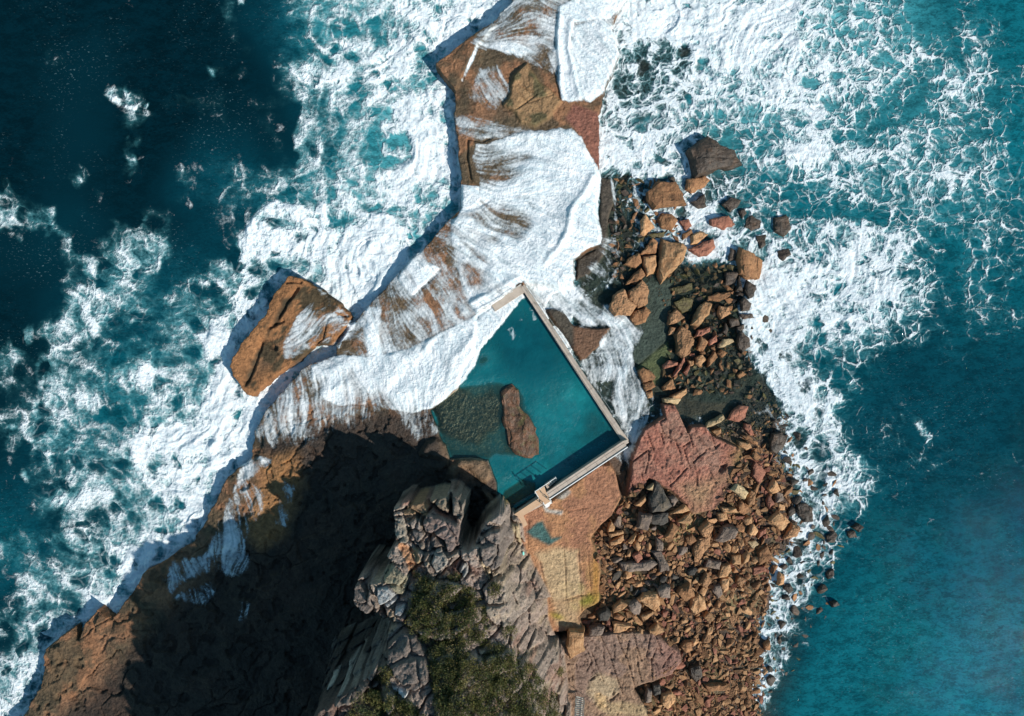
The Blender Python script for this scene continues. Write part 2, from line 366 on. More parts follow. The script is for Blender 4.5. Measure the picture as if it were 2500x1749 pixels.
for p, dz, _ in CLIFF_BLOCKS:
    s_ = psd(p, axp, ay) + edge * .25
    hh = hh + (dz * sm(-1, 3, s_) - 0.5 * block * sm(0, 6, s_) - .5 * np.exp(-(s_ + 2) ** 2 / 8)) * (sdH > 0)
h = np.where(sdH > 0, np.maximum(h, hh), h)
# fissures cut deep into the headland
for pts in [[(946, 1541), (930, 1490), (905, 1440), (895, 1405)], [(1040, 1230), (1080, 1260), (1110, 1275)], [(1097, 1205), (1100, 1262)]]:
    d_ = lined(pts, axp, ay) + edge * .3
    h = np.where(sdH > 0, h - 1.6 * (1 - sm(2, 7, d_)), h)
h = h.astype(np.float32)

def hz(x, y):
    ix = int(round((x + HX) / GR)); iy = int(round((HY - y) / GR))
    return float(h[min(max(iy, 0), ny - 1), min(max(ix, 0), nx - 1)])
def ground(px, py, it=6):
    z = 0.0
    for i in range(it):
        v = P(px, py, z); z = max(hz(v.x, v.y), -0.6)
    return P(px, py, z)

# final apparent photo coordinates of the terrain itself
sA = H / ((H - np.maximum(h, 0)) * K)
AX = 1250 + WX * sA; AY = 874.5 - WY * sA

# ------------------------------------------------------------------ rock colours
colr = np.empty(h.shape + (3,), np.float32)
def setc(mask, rgb):
    colr[:] = colr * (1 - mask[..., None]) + np.array(rgb, np.float32) * mask[..., None]
colr[:] = (0.07, 0.05, 0.035)
setc(sm(-4, 8, sdR) * 0.9, (0.10, 0.062, 0.036))
shelfm = sm(-8, 4, sdS)
setc(shelfm, (0.17, 0.092, 0.05))
setc(shelfm * sm(.45, .62, n_big) * .7, (0.23, 0.105, 0.048))
setc(shelfm * sm(.48, .62, fbm(WX / 3.3, WY / 3.3, 41, 4)) * .85, (0.075, 0.055, 0.03))
setc(shelfm * sm(.54, .66, fbm(WX / 1.3, WY / 1.3, 43, 4)) * .6, (0.06, 0.045, 0.025))
setc(sm(-8, 4, sdT) , (0.25, 0.115, 0.048))
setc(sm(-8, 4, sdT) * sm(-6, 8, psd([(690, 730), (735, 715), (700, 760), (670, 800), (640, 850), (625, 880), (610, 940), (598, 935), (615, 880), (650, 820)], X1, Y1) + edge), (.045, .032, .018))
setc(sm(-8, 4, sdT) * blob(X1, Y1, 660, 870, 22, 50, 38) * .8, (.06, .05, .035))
setc(sm(-8, 4, sdT) * sm(.5, .62, fbm((WX*.7+WY*.7) / 2.5, (WX*.7-WY*.7) / 1.2, 45, 4)), (0.06, 0.042, 0.022))
setc(sm(-6, 6, sdk) * .9, (0.26, 0.15, 0.07))
setc(sm(-6, 6, sdk) * sm(.5, .65, fbm(WX / 1.6, WY / 1.6, 47, 4)), (0.09, 0.07, 0.03))
# vertical dark weathered edge of drop-offs
# lagoon floor, slab, warm ledge
setc(sm(-8, 8, sdl), (0.075, 0.062, 0.042))
setc(sm(-8, 8, sdl) * sm(.5, .62, n_mid), (0.045, 0.045, 0.03))
setc(sm(-8, 8, psd(NEROCK, X0, Y0)), (0.04, 0.036, 0.03))
setc(sm(-3, 3, sds), (0.085, 0.08, 0.06))
setc(sm(-3, 3, psd(PALEFLOOR, X0, Y0)), (0.17, 0.145, 0.06))
setc(sm(-6, 6, psd(BYWALL, X0, Y0)), (0.13, 0.065, 0.035))
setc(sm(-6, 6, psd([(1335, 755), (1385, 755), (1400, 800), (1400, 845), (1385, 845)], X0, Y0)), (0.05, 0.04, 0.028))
REDS = [(1463, 275), (1400, 255), (1380, 290), (1420, 335), (1467, 430), (1470, 400)]
setc(sm(-6, 6, psd(REDS, X1, Y1)) * .9, (0.20, 0.075, 0.05))
setc(sm(-8, 6, psd(DARKR, X1, Y1)), (0.055, 0.042, 0.03))
shore = sm(-200, -60, sdR) * (1 - sm(20, 95, sdR + edge)) * sm(930, 1000, Y0)
setc(shore * .95, (0.048, 0.036, 0.027))
setc(shore * sm(.5, .62, n_mid) * .8, (0.085, 0.05, 0.032))
# platforms
m = sm(-5, 5, psd(RED, X1, Y1) + edge * .3)
setc(m, (0.30, 0.125, 0.085))
setc(m * sm(.45, .62, fbm(WX / 4, WY / 4, 51, 4)) * .8, (0.27, 0.15, 0.105))
setc(m * sm(.6, .72, fbm(WX / .6, WY / .6, 52, 3)) * .6, (0.15, 0.055, 0.04))
setc(m * sm(0, 60, psd([(1640, 1180), (1840, 1130), (1840, 1160), (1760, 1200), (1740, 1250), (1690, 1260)], X1, Y1) + 15) * .8, (0.29, 0.185, 0.10))
setc(blob(X1, Y1, 1815, 1130, 30, 45, 0) * .8, (0.2, 0.15, 0.045))
m = sm(-5, 5, psd(ORANGE, X2, Y2) + edge * .3)
setc(m, (0.34, 0.165, 0.08))
setc(m * sm(.45, .6, fbm(WX / 2.5, WY / 2.5, 53, 4)) * .7, (0.28, 0.125, 0.075))
SLABT = C(800, 1119, .3923, [(1300, 600), (1440, 560), (1560, 570), (1600, 850), (1480, 890), (1400, 890), (1330, 720)])
setc(sm(-10, 10, psd(SLABT, X2, Y2) + edge), (0.40, 0.275, 0.155))
setc(sm(-10, 10, psd(C(800, 1119, .3923, [(1400, 890), (1580, 880), (1560, 1000), (1580, 1060), (1420, 1040)]), X2, Y2) + edge) * .8, (0.36, 0.245, 0.14))
setc(blob(X2, Y2, 1435, 1465, 38, 18, -20) * .95 * sm(.3, .55, n_mid), (0.22, 0.20, 0.025))
setc(blob(X2, Y2, 1410, 1410, 30, 60, 0) * .55 * sm(.35, .6, n_mid), (0.25, 0.21, 0.05))
setc(blob(X2, Y2, 1360, 1505, 18, 8, 20) * .8, (0.32, 0.25, 0.03))
setc(blob(X2, Y2, 1455, 1410, 12, 80, 0) * .7, (0.37, 0.18, 0.03))
setc(blob(X2, Y2, 1375, 1215, 16, 8, 10) * .7 * sm(.4, .6, n_fine), (0.10, 0.10, 0.03))
ALG = [(1286, 1300), (1310, 1275), (1325, 1272), (1332, 1290), (1345, 1318), (1370, 1312), (1340, 1328), (1318, 1318), (1300, 1310)]
setc(sm(-5, 4, psd(ALG, X2, Y2) + edge * .6), (0.05, 0.11, 0.10))
setc(sm(-6, 3, psd(C(1200, 1080, .1569, [(790, 960), (900, 1060), (1100, 1080), (1080, 1120), (850, 1080)]), X2, Y2)) * .9, (0.36, 0.34, 0.30))
setc(sm(-6, 3, psd(C(1200, 1080, .1569, [(1000, 810), (1180, 730), (1220, 780), (1120, 870), (1000, 850)]), X2, Y2) + edge * .5) * .7, (0.33, 0.33, 0.30))
m = sm(-5, 5, psd(TAN, X2, Y2) + edge * .3)
setc(m, (0.24, 0.148, 0.095))
setc(m * sm(.45, .6, fbm(WX / 3, WY / 3, 55, 4)) * .8, (0.20, 0.13, 0.10))
setc(m * sm(1560, 1640, X2) * .6, (0.22, 0.10, 0.075))
setc(m * sm(-8, 8, psd(C(1380, 1400, .2178, [(280, 1220), (370, 1130), (600, 1200), (600, 1350), (470, 1440), (460, 1580), (370, 1500), (240, 1340)]), X2, Y2) + edge * .5), (0.33, 0.24, 0.15))
setc(sm(-6, 6, psd(C(1380, 1400, .2178, [(380, 1350), (460, 1400), (460, 1560), (370, 1510), (330, 1380)]), X2, Y2) + edge * .3), (0.50, 0.33, 0.17))
setc(m * sm(-8, 8, psd(C(1380, 1400, .2178, [(640, 1440), (900, 1480), (1020, 1603), (480, 1603), (470, 1470)]), X2, Y2) + edge) * .8, (0.36, 0.255, 0.14))
RUBm = sm(-8, 8, psd(RUBBLE, X1, Y1))
setc(RUBm * (1 - m), (0.045, 0.029, 0.019))
setc(RUBm * (1 - m) * sm(.55, .68, fbm(WX / 3, WY / 3, 57, 3)) * .7, (0.14, 0.10, 0.045))
# clear sandy pools in the rubble
for (cx, cy, rx, ry) in [(1640, 1330, 20, 18), (1555, 1520, 16, 18), (1690, 1275, 14, 14), (1820, 1480, 30, 12), (1690, 1300, 40, 40)]:
    setc(blob(X1, Y1, cx, cy, rx, ry) * .9, (0.30, 0.235, 0.10))
# pool floor
pm = sm(-4, 3, sdP)
setc(pm, (0.16, 0.30, 0.27))
setc(pm * sm(-10, 10, psd(S_SH2, X1, Y1) + edge), (0.27, 0.25, 0.17))
setc(pm * sm(-10, 8, psd(S_SH1, X1, Y1) + edge), (0.36, 0.28, 0.185))
setc(pm * blob(X1, Y1, 1180, 880, 25, 30, 60), (0.16, 0.15, 0.04))
setc(sm(-4, 6, psd([(1216, 1231), (1230, 1200), (1275, 1170), (1310, 1180), (1312, 1205), (1240, 1250)], X1, Y1)), (0.17, 0.13, 0.03))
setc(blob(X1, Y1, 1240, 1240, 10, 12), (0.4, 0.2, 0.06))
for p in RIM:
    setc(sm(-4, 4, psd(p, X1, Y1)), (0.17, 0.105, 0.06))
# south-western shelf: headland's cast shadow painted near-black into the rock colour
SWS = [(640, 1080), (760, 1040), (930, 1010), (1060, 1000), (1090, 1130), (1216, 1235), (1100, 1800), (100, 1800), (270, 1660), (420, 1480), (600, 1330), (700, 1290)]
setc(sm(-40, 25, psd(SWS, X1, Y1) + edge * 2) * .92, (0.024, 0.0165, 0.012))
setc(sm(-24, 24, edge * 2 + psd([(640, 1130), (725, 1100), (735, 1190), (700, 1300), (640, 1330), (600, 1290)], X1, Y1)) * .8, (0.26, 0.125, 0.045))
# headland colours
hm = sm(-2, 6, sdH)
setc(hm, (0.26, 0.195, 0.16))
setc(hm * sm(.35, .7, cid) * .7, (0.31, 0.245, 0.20))
setc(hm * sm(.75, .95, cid2) * .6, (0.24, 0.19, 0.14))
setc(hm * (1 - sm(.03, .2, cid2)) * .6, (0.10, 0.075, 0.062))
setc(hm * sm(.6, .75, fbm(WX / 1.8, WY / 1.8, 61, 4)) * .6, (0.31, 0.235, 0.15))
setc(hm * sm(.62, .76, fbm(WX / 2.2, WY / 2.2, 63, 4)) * .6, (0.22, 0.10, 0.07))
setc(hm * wide * (1 - t) * .4, (0.24, 0.165, 0.12))
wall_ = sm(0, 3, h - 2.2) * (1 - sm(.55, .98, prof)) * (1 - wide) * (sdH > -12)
setc(np.clip(wall_, 0, 1), (.045, .037, .031))  # steep left faces: their shade painted in as near-black rock
setc(hm * swc * (1 - sm(45, 80, sdH)) * .95, (.035, .03, .027))  # shade of the lower-left cliff, darkened into its colour
setc(hm * (1 - sm(880, 960, axp)) * sm(1480, 1560, ay) * .4, (.07, .058, .05))  # same painted shade, weaker, over the whole corner
for p, dz, c_ in CLIFF_BLOCKS:
    setc(sm(-2, 2, psd(p, axp, ay) + edge * .4) * (sdH > 0) * .9, c_)
lich = sm(.55, .75, fbm(WX / .5, WY / .5, 65, 3)) * .35
colr *= (1 - lich[..., None] * .55)
colr *= (0.78 + 0.44 * fbm(WX / .9, WY / .9, 67, 4))[..., None]
colr *= 1.12
colr *= (0.8 + 0.4 * rng.random(h.shape, dtype=np.float32))[..., None] * .35 + .65
wet = np.clip(shelfm * (1 - sm(0, 8, sdH)) * (1 - sm(1100, 1300, Y1) * .5) + sm(-8, 8, sdl) + (h < 0.35), 0, 1).astype(np.float32)

# ------------------------------------------------------------------ flow streaks (line integral convolution along the wash)
CTRL = [(1250, 60, 1, -.5), (1320, 130, .9, .4), (1380, 150, .1, 1), (1450, 150, .5, .6), (1190, 220, .1, 1), (1160, 310, 1, .1), (1250, 400, 1, -.3), (1350, 400, 1, -.1), (1400, 550, .9, .3),
        (1250, 500, 1, .1), (1150, 560, .8, .5), (1200, 650, .7, .7), (1050, 740, .7, .6), (950, 800, .3, 1), (1000, 850, .6, .8), (1100, 900, -.5, .85), (900, 950, .1, 1), (750, 980, .2, 1),
        (1450, 760, .8, .5), (1500, 900, .2, 1), (1550, 1050, -.1, 1), (1600, 150, .3, .9), (1550, 300, .9, .4), (1500, 450, .7, .7), (600, 1150, .5, .9), (540, 1330, -.1, 1), (450, 1420, .2, 1),
        (1750, 250, .8, .6), (1900, 300, .3, 1), (300, 900, .3, 1), (800, 800, .7, -.6), (1000, 300, .6, .8)]
ux = np.zeros_like(h); uy = np.zeros_like(h)
for cx, cy, dx, dy in CTRL:
    L = math.hypot(dx, dy)
    w_ = 1.0 / (((AX - cx) ** 2 + (AY - cy) ** 2) + 900) ** 1.5
    ux += w_ * dx / L; uy += w_ * dy / L
ang = np.arctan2(uy, ux) + (fbm(WX / 3, WY / 3, 71, 3) - .5) * 1.5
ux = np.cos(ang).astype(np.float32); uy = np.sin(ang).astype(np.float32)
wn = rng.random(h.shape, dtype=np.float32)
wn = (wn + np.roll(wn, 1, 0) + np.roll(wn, 1, 1) + np.roll(np.roll(wn, 1, 0), 1, 1)) / 4
I0, J0 = np.meshgrid(np.arange(ny, dtype=np.float32), np.arange(nx, dtype=np.float32), indexing='ij')
acc = wn.copy(); cnt = 1
for sg in (1, -1):
    ii = I0.copy(); jj = J0.copy()
    for k in range(9):
        a = np.clip(ii, 0, ny - 1).astype(np.int32); b = np.clip(jj, 0, nx - 1).astype(np.int32)
        ii += sg * uy[a, b] * 1.1; jj += sg * ux[a, b] * 1.1
        a = np.clip(ii, 0, ny - 1).astype(np.int32); b = np.clip(jj, 0, nx - 1).astype(np.int32)
        acc += wn[a, b]; cnt += 1
streak = acc / cnt
streak = np.clip((streak - streak.mean()) / (streak.std() * 4) + .5, 0, 1).astype(np.float32)

wn2 = fbm(WX / .8, WY / .8, 73, 3)
acc = wn2.copy(); cnt = 1
for sg in (1, -1):
    ii = I0.copy(); jj = J0.copy()
    for k in range(14):
        a = np.clip(ii, 0, ny - 1).astype(np.int32); b = np.clip(jj, 0, nx - 1).astype(np.int32)
        ii += sg * uy[a, b] * 2.0; jj += sg * ux[a, b] * 2.0
        a = np.clip(ii, 0, ny - 1).astype(np.int32); b = np.clip(jj, 0, nx - 1).astype(np.int32)
        acc += wn2[a, b]; cnt += 1
st2 = acc / cnt
st2 = np.clip((st2 - st2.mean()) / (st2.std() * 4) + .5, 0, 1).astype(np.float32)
psi = fbm(WX / 9, WY / 9, 75, 3) * 10 + fbm(WX / 3.5, WY / 3.5, 76, 2) * 1.6
gyv, gxv = np.gradient(psi)
for cx, cy, k_, r_ in [(950, 370, 1, 110), (690, 560, 1, 80), (400, 960, -1, 120), (820, 90, -1, 70), (2020, 640, 1, 150), (2000, 200, -1, 140), (250, 1250, 1, 110), (150, 800, -1, 90)]:
    dx_ = X0 - cx; dy_ = Y0 - cy; w_ = k_ * np.exp(-(dx_ ** 2 + dy_ ** 2) / (2 * r_ ** 2)) * .09 / r_
    gyv = gyv + dy_ * w_ * 3; gxv = gxv + dx_ * w_ * 3
ln = np.sqrt(gxv ** 2 + gyv ** 2) + 1e-9
sx = (gyv / ln).astype(np.float32); sy = (-gxv / ln).astype(np.float32)
def lic(src, steps, step):
    acc = src.copy(); cnt = 1
    for sg in (1, -1):
        ii = I0.copy(); jj = J0.copy()
        for k in range(steps):
            a = np.clip(ii, 0, ny - 1).astype(np.int32); b = np.clip(jj, 0, nx - 1).astype(np.int32)
            ii += sg * sy[a, b] * step; jj += sg * sx[a, b] * step
            a = np.clip(ii, 0, ny - 1).astype(np.int32); b = np.clip(jj, 0, nx - 1).astype(np.int32)
            acc += src[a, b]; cnt += 1
    acc /= cnt
    return np.clip((acc - acc.mean()) / (acc.std() * 4.2) + .5, 0, 1).astype(np.float32)
swirl = (.55 * lic(fbm(WX / 1.3, WY / 1.3, 78, 3), 16, 2.2) + .45 * lic(fbm(WX / .45, WY / .45, 79, 2), 14, 1.5)).astype(np.float32)
# ------------------------------------------------------------------ foam density on the sea
FG = ["00000110000312455567677788888899999999965544322321",
      "00111100000302346644677888888889999999975554433431",
      "00211000000122357766778888888854578888765554543421",
      "00210000003202577767778888888844567766876555445543",
      "00100630222012267648888888888845666568876554445543",
      "00000142122022166899988888886666765556675443444343",
      "00000020001102156897898888887766665445565444554332",
      "00000040001122256856898888887767664345787665544443",
      "10030030322333456877898888887566765444455555555454",
      "31002100222333346678898888884456666544344444544443",
      "54400023112222575568988888883345676544433333454443",
      "00340333101267767899998888883334677654556654433443",
      "00034455211286789999998888883333387766567765432443",
      "00032453224568999999998888883333333887677775432333",
      "00134543343548999999998888883333333788777777532332",
      "00255343544599999999998888883333333688777766422333",
      "21443333554699999999998888883333333479865443332222",
      "42534334665699999999998888883333333348843332112211",
      "32544457876799999999998888883333333336964421111111",
      "23645346887899999999998888883333333333786322111111",
      "33663337888999999999998888883333333333577322211111",
      "35544457899999999999998888883333333333456423222211",
      "23444568799999999999998888883333333334456532332222",
      "13345677899999999999998888883333333334567532221122",
      "02555678999999999999998888883333333334566421221111",
      "22246567999999999999998888883333333335665321221111",
      "43356788999999999999998888883333333334665311111111",
      "33344688889999999999998888883333333335654211111111",
      "13555688889999999999998888883333333335553111111111",
      "24667788889999999999998888883333333334532111111111",
      "34566888889999999999998888883333333334531111111111",
      "24568888889999999999998888883333333334421111111111",
      "46688888889999999999998888883333333356311111111111",
      "57888888889999999999998888883333333347201111111111",
      "66888888889999999999998888883333333333101111111111"]
WG = ["0000002465667778888877655", "0110000355667774678877655", "0110001357777774677776665", "0110011257777775666655665", "0100334567777776655556565",
      "1210122467777765655555554", "1124322467777743355554454", "0223333577777743345554344", "0143334677777743334543333", "1244345777777743334443333",
      "1344446777777743333433333", "2223456777777743333433333", "3123467777777743333444333", "4213567777777743333344444", "3234567777777743333445444",
      "1234567777777743333455555", "1234567777777743334555555", "1234567777777743335555555"]
assert all(len(r) == 50 for r in FG) and all(len(r) == 25 for r in WG), ([len(r) for r in FG], [len(r) for r in WG])
wob1 = (fbm(WX / 3.5, WY / 3.5, 81, 4) - .5) * 90
wob2 = (fbm(WX / 3.5, WY / 3.5, 82, 4) - .5) * 90
F = digit_grid(FG, 50, X0 + wob1, Y0 + wob2) / 9
wobA = (fbm(WX / 9, WY / 9, 83, 3) - .5) * 120; wobB = (fbm(WX / 9, WY / 9, 84, 3) - .5) * 120
Wv = (digit_grid(WG, 100, X0 + wobA, Y0 + wobB, True) + digit_grid(WG, 100, X0 + wobA + 35, Y0 + wobB - 30, True) + digit_grid(WG, 100, X0 + wobA - 35, Y0 + wobB + 30, True)) / 3
# well-defined fronts of white water
for poly, v, w_ in [
    ([(870, 230), (960, 195), (1060, 220), (1110, 250), (1115, 500), (1060, 540), (960, 520), (880, 500), (835, 440), (815, 370), (830, 300)], .82, 8),
    ([(640, 500), (680, 487), (730, 500), (800, 570), (900, 560), (1020, 560), (1035, 600), (860, 780), (700, 660), (620, 790), (560, 890), (600, 960), (640, 1000), (600, 1100), (520, 1180), (420, 1290), (340, 1380), (250, 1480), (330, 1250),
      (400, 1180), (480, 1120), (510, 1010), (480, 900), (500, 830), (540, 760), (600, 680), (580, 600), (600, 540)], .8, 12),
    ([(690, 160), (760, 180), (860, 60), (940, 0), (1240, 0), (1050, 150), (1090, 220), (960, 200), (850, 250), (760, 330), (740, 440), (720, 380), (730, 300), (740, 250)], .7, 14),
    ([(1560, -20), (1960, -20), (1930, 30), (1800, 90), (1700, 110), (1620, 100)], .98, 14),
    ([(1640, 690), (1720, 640), (1830, 640), (2080, 520), (2260, 560), (2230, 660), (2180, 740), (2100, 760), (1960, 830), (1990, 900), (2060, 980), (2000, 990), (1940, 960), (1880, 880), (1830, 800), (1800, 700)], .6, 30)]:
    s_ = psd(poly, X0 + wob1 * .5, Y0 + wob2 * .5)
    F = np.maximum(F, v * sm(-w_, w_, s_))
# thin foam drifts out on the dark water
for cx, cy, rx, ry, a_, v in [(280, 240, 26, 14, 25, .75), (325, 262, 20, 9, 20, .7), (355, 255, 12, 7, -50, .6), (590, 15, 10, 26, 0, .6), (515, 175, 24, 10, 45, .55), (330, 385, 10, 26, -10, .5), (310, 335, 7, 10, 0, .45),
                              (190, 435, 14, 10, 40, .5), (355, 535, 8, 12, 0, .45), (60, 520, 60, 8, 5, .6), (130, 550, 26, 16, 40, .5), (370, 612, 22, 14, 0, .65), (225, 660, 20, 30, -30, .6), (200, 705, 22, 14, 0, .65), (70, 820, 16, 30, 20, .6),
                              (95, 920, 14, 60, 5, .6), (85, 1010, 16, 60, 0, .55), (220, 960, 10, 60, 30, .5), (30, 1045, 18, 12, 0, .6), (60, 1165, 10, 24, -20, .6), (2255, 1050, 14, 50, -28, .55), (2210, 1020, 8, 20, -25, .4),
                              (1880, 860, 36, 90, -32, .5), (1990, 990, 26, 60, -35, .45)]:
    F = np.maximum(F, v * blob(X0 + wob1 * .25, Y0 + wob2 * .25, cx, cy, rx * 1.2, ry * 1.2, a_))
# foam that laps round the lagoon and surf-zone boulders
F = np.maximum(F, .62 * sm(-25, 25, psd([(1850, 1000), (1960, 1000), (2015, 1150), (2045, 1300), (1990, 1450), (1930, 1600), (1885, 1749), (1830, 1749), (1850, 1600), (1870, 1450), (1890, 1300), (1900, 1150)], X0 + wob1 * .6, Y0 + wob2 * .6)))
for poly, v, w_ in [([(560, 900), (600, 970), (640, 1010), (605, 1100), (540, 1180), (470, 1310), (400, 1350), (340, 1340), (330, 1250), (420, 1180), (500, 1130), (530, 1040), (500, 950)], .98, 30),
                    ([(870, 640), (1020, 560), (1090, 540), (1110, 470), (1110, 300), (1090, 240), (1000, 230), (900, 250), (860, 300), (850, 380), (900, 470), (960, 520), (880, 580), (760, 600), (660, 520), (610, 560), (620, 640), (700, 660), (780, 690), (850, 760)], .88, 20),
                    ([(470, 880), (530, 760), (600, 670), (640, 760), (570, 880), (600, 960), (540, 1000)], .9, 16), ([(960, 0), (1240, 0), (1060, 150), (1000, 200), (930, 130)], .86, 25)]:
    F = np.maximum(F, v * sm(-w_, w_, psd(poly, X0 + wob1 * .4, Y0 + wob2 * .4)))
patch = fbm(WX / 5, WY / 5, 85, 4)
F = F * (1 - .38 * sm(.50, .66, patch) * sm(.45, .7, F) * (X0 < 1120)) + .16 * sm(.52, .38, patch) * sm(.55, .8, F)
for cx, cy, rx, ry, a_, v in [(915, 330, 26, 40, 20, .6), (975, 350, 22, 46, 25, .55), (860, 235, 24, 34, 20, .6), (930, 400, 40, 16, 0, .45), (700, 545, 40, 22, 20, .45), (765, 535, 26, 12, 30, .4), (790, 150, 24, 20, 0, .5),
                              (840, 70, 30, 26, 0, .5), (400, 940, 34, 26, 0, .5), (350, 1000, 22, 30, 0, .4), (240, 1260, 40, 24, 0, .45), (180, 1290, 22, 12, 0, .45), (420, 1110, 22, 14, 40, .45), (300, 1140, 34, 26, 0, .4), (180, 1480, 24, 24, 0, .45),
                              (1960, 190, 22, 26, 0, .6), (1985, 205, 12, 24, 0, .6), (2230, 260, 30, 50, 30, .6), (2430, 240, 28, 34, 0, .6), (2270, 60, 24, 20, 0, .5), (1880, 85, 40, 12, 0, .45)]:
    F = F * (1 - v * blob(X0 + wob1 * .2, Y0 + wob2 * .2, cx, cy, rx, ry, a_))
F = np.maximum(F, .5 * sm(-10, 20, sdn))
F = np.clip(F * 1.04, 0, 1)
F = F * (1 - .85 * sm(-4, 6, sds)) * (1 - .9 * sm(-4, 6, psd(PALEFLOOR, X0, Y0)))
NOF = [(1600, 640), (1800, 640), (1815, 760), (1820, 880), (1900, 960), (1890, 1080), (1800, 1080), (1700, 1000), (1600, 960), (1600, 900), (1640, 830)]
F = F * (1 - .8 * sm(-15, 20, psd(NOF, X0, Y0)))
DKL = [(1460, 440), (1520, 420), (1580, 450), (1560, 560), (1530, 640), (1470, 680), (1410, 720), (1430, 640), (1480, 580)]
F = F * (1 - .35 * sm(-15, 20, psd(DKL, X0, Y0)))

web = np.clip(.35 + .65 * sm(900, 1300, X0) + .5 * (fbm(WX / 8, WY / 8, 88, 3) - .5) + .4 * sm(.55, .8, F), .15, 1).astype(np.float32)
PAL = np.array([(.0005, .009, .014), (.001, .017, .026), (.0015, .031, .046), (.0025, .054, .076), (.003, .088, .115), (.006, .14, .175), (.03, .215, .25), (.07, .31, .345), (.14, .40, .43), (.24, .5, .52)], np.float32)
wi = np.clip(Wv, 0, 8.999); w0 = wi.astype(int); wf = (wi - w0)[..., None]
wcol = PAL[w0] * (1 - wf) + PAL[w0 + 1] * wf
wcol *= (0.75 + .5 * n_big)[..., None]
lag = np.maximum(sm(-10, 20, sdl), sm(-150, 0, sdR) * sm(860, 960, Y0) * .75)
lag = np.maximum(lag, sm(-15, 15, sdn) * .95)
wcol = lerp(wcol, np.array((.018, .026, .022), np.float32), lag[..., None])
depth = np.clip(0.0 - h, 0, 9)
opac = ((1 - np.exp(-depth / 0.6)) * (1 - .6 * lag)).astype(np.float32)
seaz = 0.12 * (fbm(WX / 7, WY / 5, 91, 3) - .5) * 2
lump = fbm(WX / 1.1, WY / 1.1, 92, 4); lump2 = fbm(WX / 4.0, WY / 4.0, 93, 3)
seaz = seaz + F ** 2 * (.5 * (swirl - .5) + 0.42 * (lump - .5) + 0.8 * (lump2 - .5)) * sm(.35, .9, F)
near = sm(-0.9, 0.2, h)
seaz = lerp(seaz, np.minimum(seaz, .1) * .5 + 0.0, near * (F < 2))
seaz = seaz.astype(np.float32)

# ------------------------------------------------------------------ wash running over the shelf
D = np.zeros_like(h)
def addD(poly, v, w_=6, wobble=1.0):
    global D
    s_ = psd(poly, AX + wob1 * .2 * wobble, AY + wob2 * .2 * wobble) + edge * .9 * wobble
    D = np.maximum(D, v * sm(-w_, w_, s_))
def cutD(poly, v, w_=10):
    global D
    s_ = psd(poly, AX + wob1 * .2, AY + wob2 * .2) + edge * .8
    D = D * (1 - v * sm(-w_, w_, s_))
addD([(1160, 345), (1190, 350), (1250, 328), (1310, 318), (1390, 316), (1418, 335), (1430, 360), (1467, 432), (1458, 490), (1463, 600), (1404, 632), (1402, 700), (1350, 720), (1330, 750), (1277, 692), (1165, 768), (1130, 720), (1110, 640), (1100, 560),
      (1130, 510), (1170, 480), (1170, 430), (1150, 400)], .93, 4, .9)
addD([(1110, 560), (1150, 540), (1200, 640), (1190, 780), (1120, 790), (1090, 700), (1080, 620)], .74, 26)
cutD([(1140, 370), (1200, 360), (1290, 380), (1230, 430), (1190, 460), (1160, 440)], .6, 26)
cutD([(1170, 490), (1230, 500), (1290, 540), (1220, 560), (1160, 540)], .5, 28)
cutD([(1140, 385), (1160, 385), (1172, 440), (1150, 440)], .7, 8)
addD([(1108, 285), (1160, 285), (1250, 300), (1300, 320), (1200, 345), (1150, 345), (1115, 345)], .55, 14)
addD([(1150, 300), (1180, 300), (1230, 325), (1290, 320), (1280, 335), (1180, 340)], .75, 8)
addD([(1035, 600), (1130, 515), (1200, 560), (1200, 650), (1180, 790), (1100, 845), (1000, 880), (900, 890), (830, 860), (818, 842), (918, 725), (973, 662)], .62, 10)
cutD([(1035, 600), (1070, 580), (1110, 600), (1130, 625), (1060, 640)], .35, 12)
cutD([(950, 700), (1000, 730), (1050, 700), (1060, 740), (960, 760), (940, 730)], .6, 16)
cutD([(1040, 690), (1080, 670), (1110, 720), (1060, 760), (1010, 740)], .3, 12)
addD([(978, 662), (1035, 600), (1045, 640), (1075, 655), (1010, 722), (985, 700), (972, 685)], 1.0, 3, .4)
addD([(1124, 450), (1170, 455), (1172, 490), (1140, 520), (1126, 505)], 1.0, 3, .4)
addD([(895, 745), (935, 745), (930, 800), (925, 830), (940, 880), (890, 870), (890, 800)], .92, 6)
cutD([(820, 845), (880, 800), (890, 860), (860, 875), (820, 868)], .5, 6)
addD([(818, 870), (890, 872), (1000, 850), (1100, 800), (1165, 768), (1271, 698), (1279, 728), (1200, 830), (1178, 850), (1165, 890), (1118, 950), (1050, 1000), (1010, 1010), (960, 1000), (900, 985), (820, 990), (760, 950), (760, 895)], .92, 4, .6)
cutD([(900, 760), (1000, 750), (1080, 820), (1000, 850), (930, 830)], .25, 20)
addD([(640, 1000), (753, 890), (860, 880), (960, 960), (900, 1030), (830, 1030), (740, 1080), (680, 1090), (620, 1060)], .6, 34)
cutD([(800, 980), (900, 960), (1000, 1000), (940, 1060), (820, 1060), (740, 1040)], .25, 30)
addD([(960, 980), (1050, 990), (1070, 1060), (1030, 1080), (1000, 1060)], .45, 14)
addD([(1247, 0), (1560, -30), (1494, 59), (1518, 130), (1475, 228), (1430, 252), (1375, 250), (1362, 215), (1345, 170), (1320, 140), (1240, 130), (1185, 125), (1150, 105), (1200, 50)], .62, 6, .5)
addD([(1400, 60), (1470, 45), (1505, 80), (1515, 130), (1472, 228), (1440, 250), (1400, 240), (1390, 150)], .86, 5, .5)
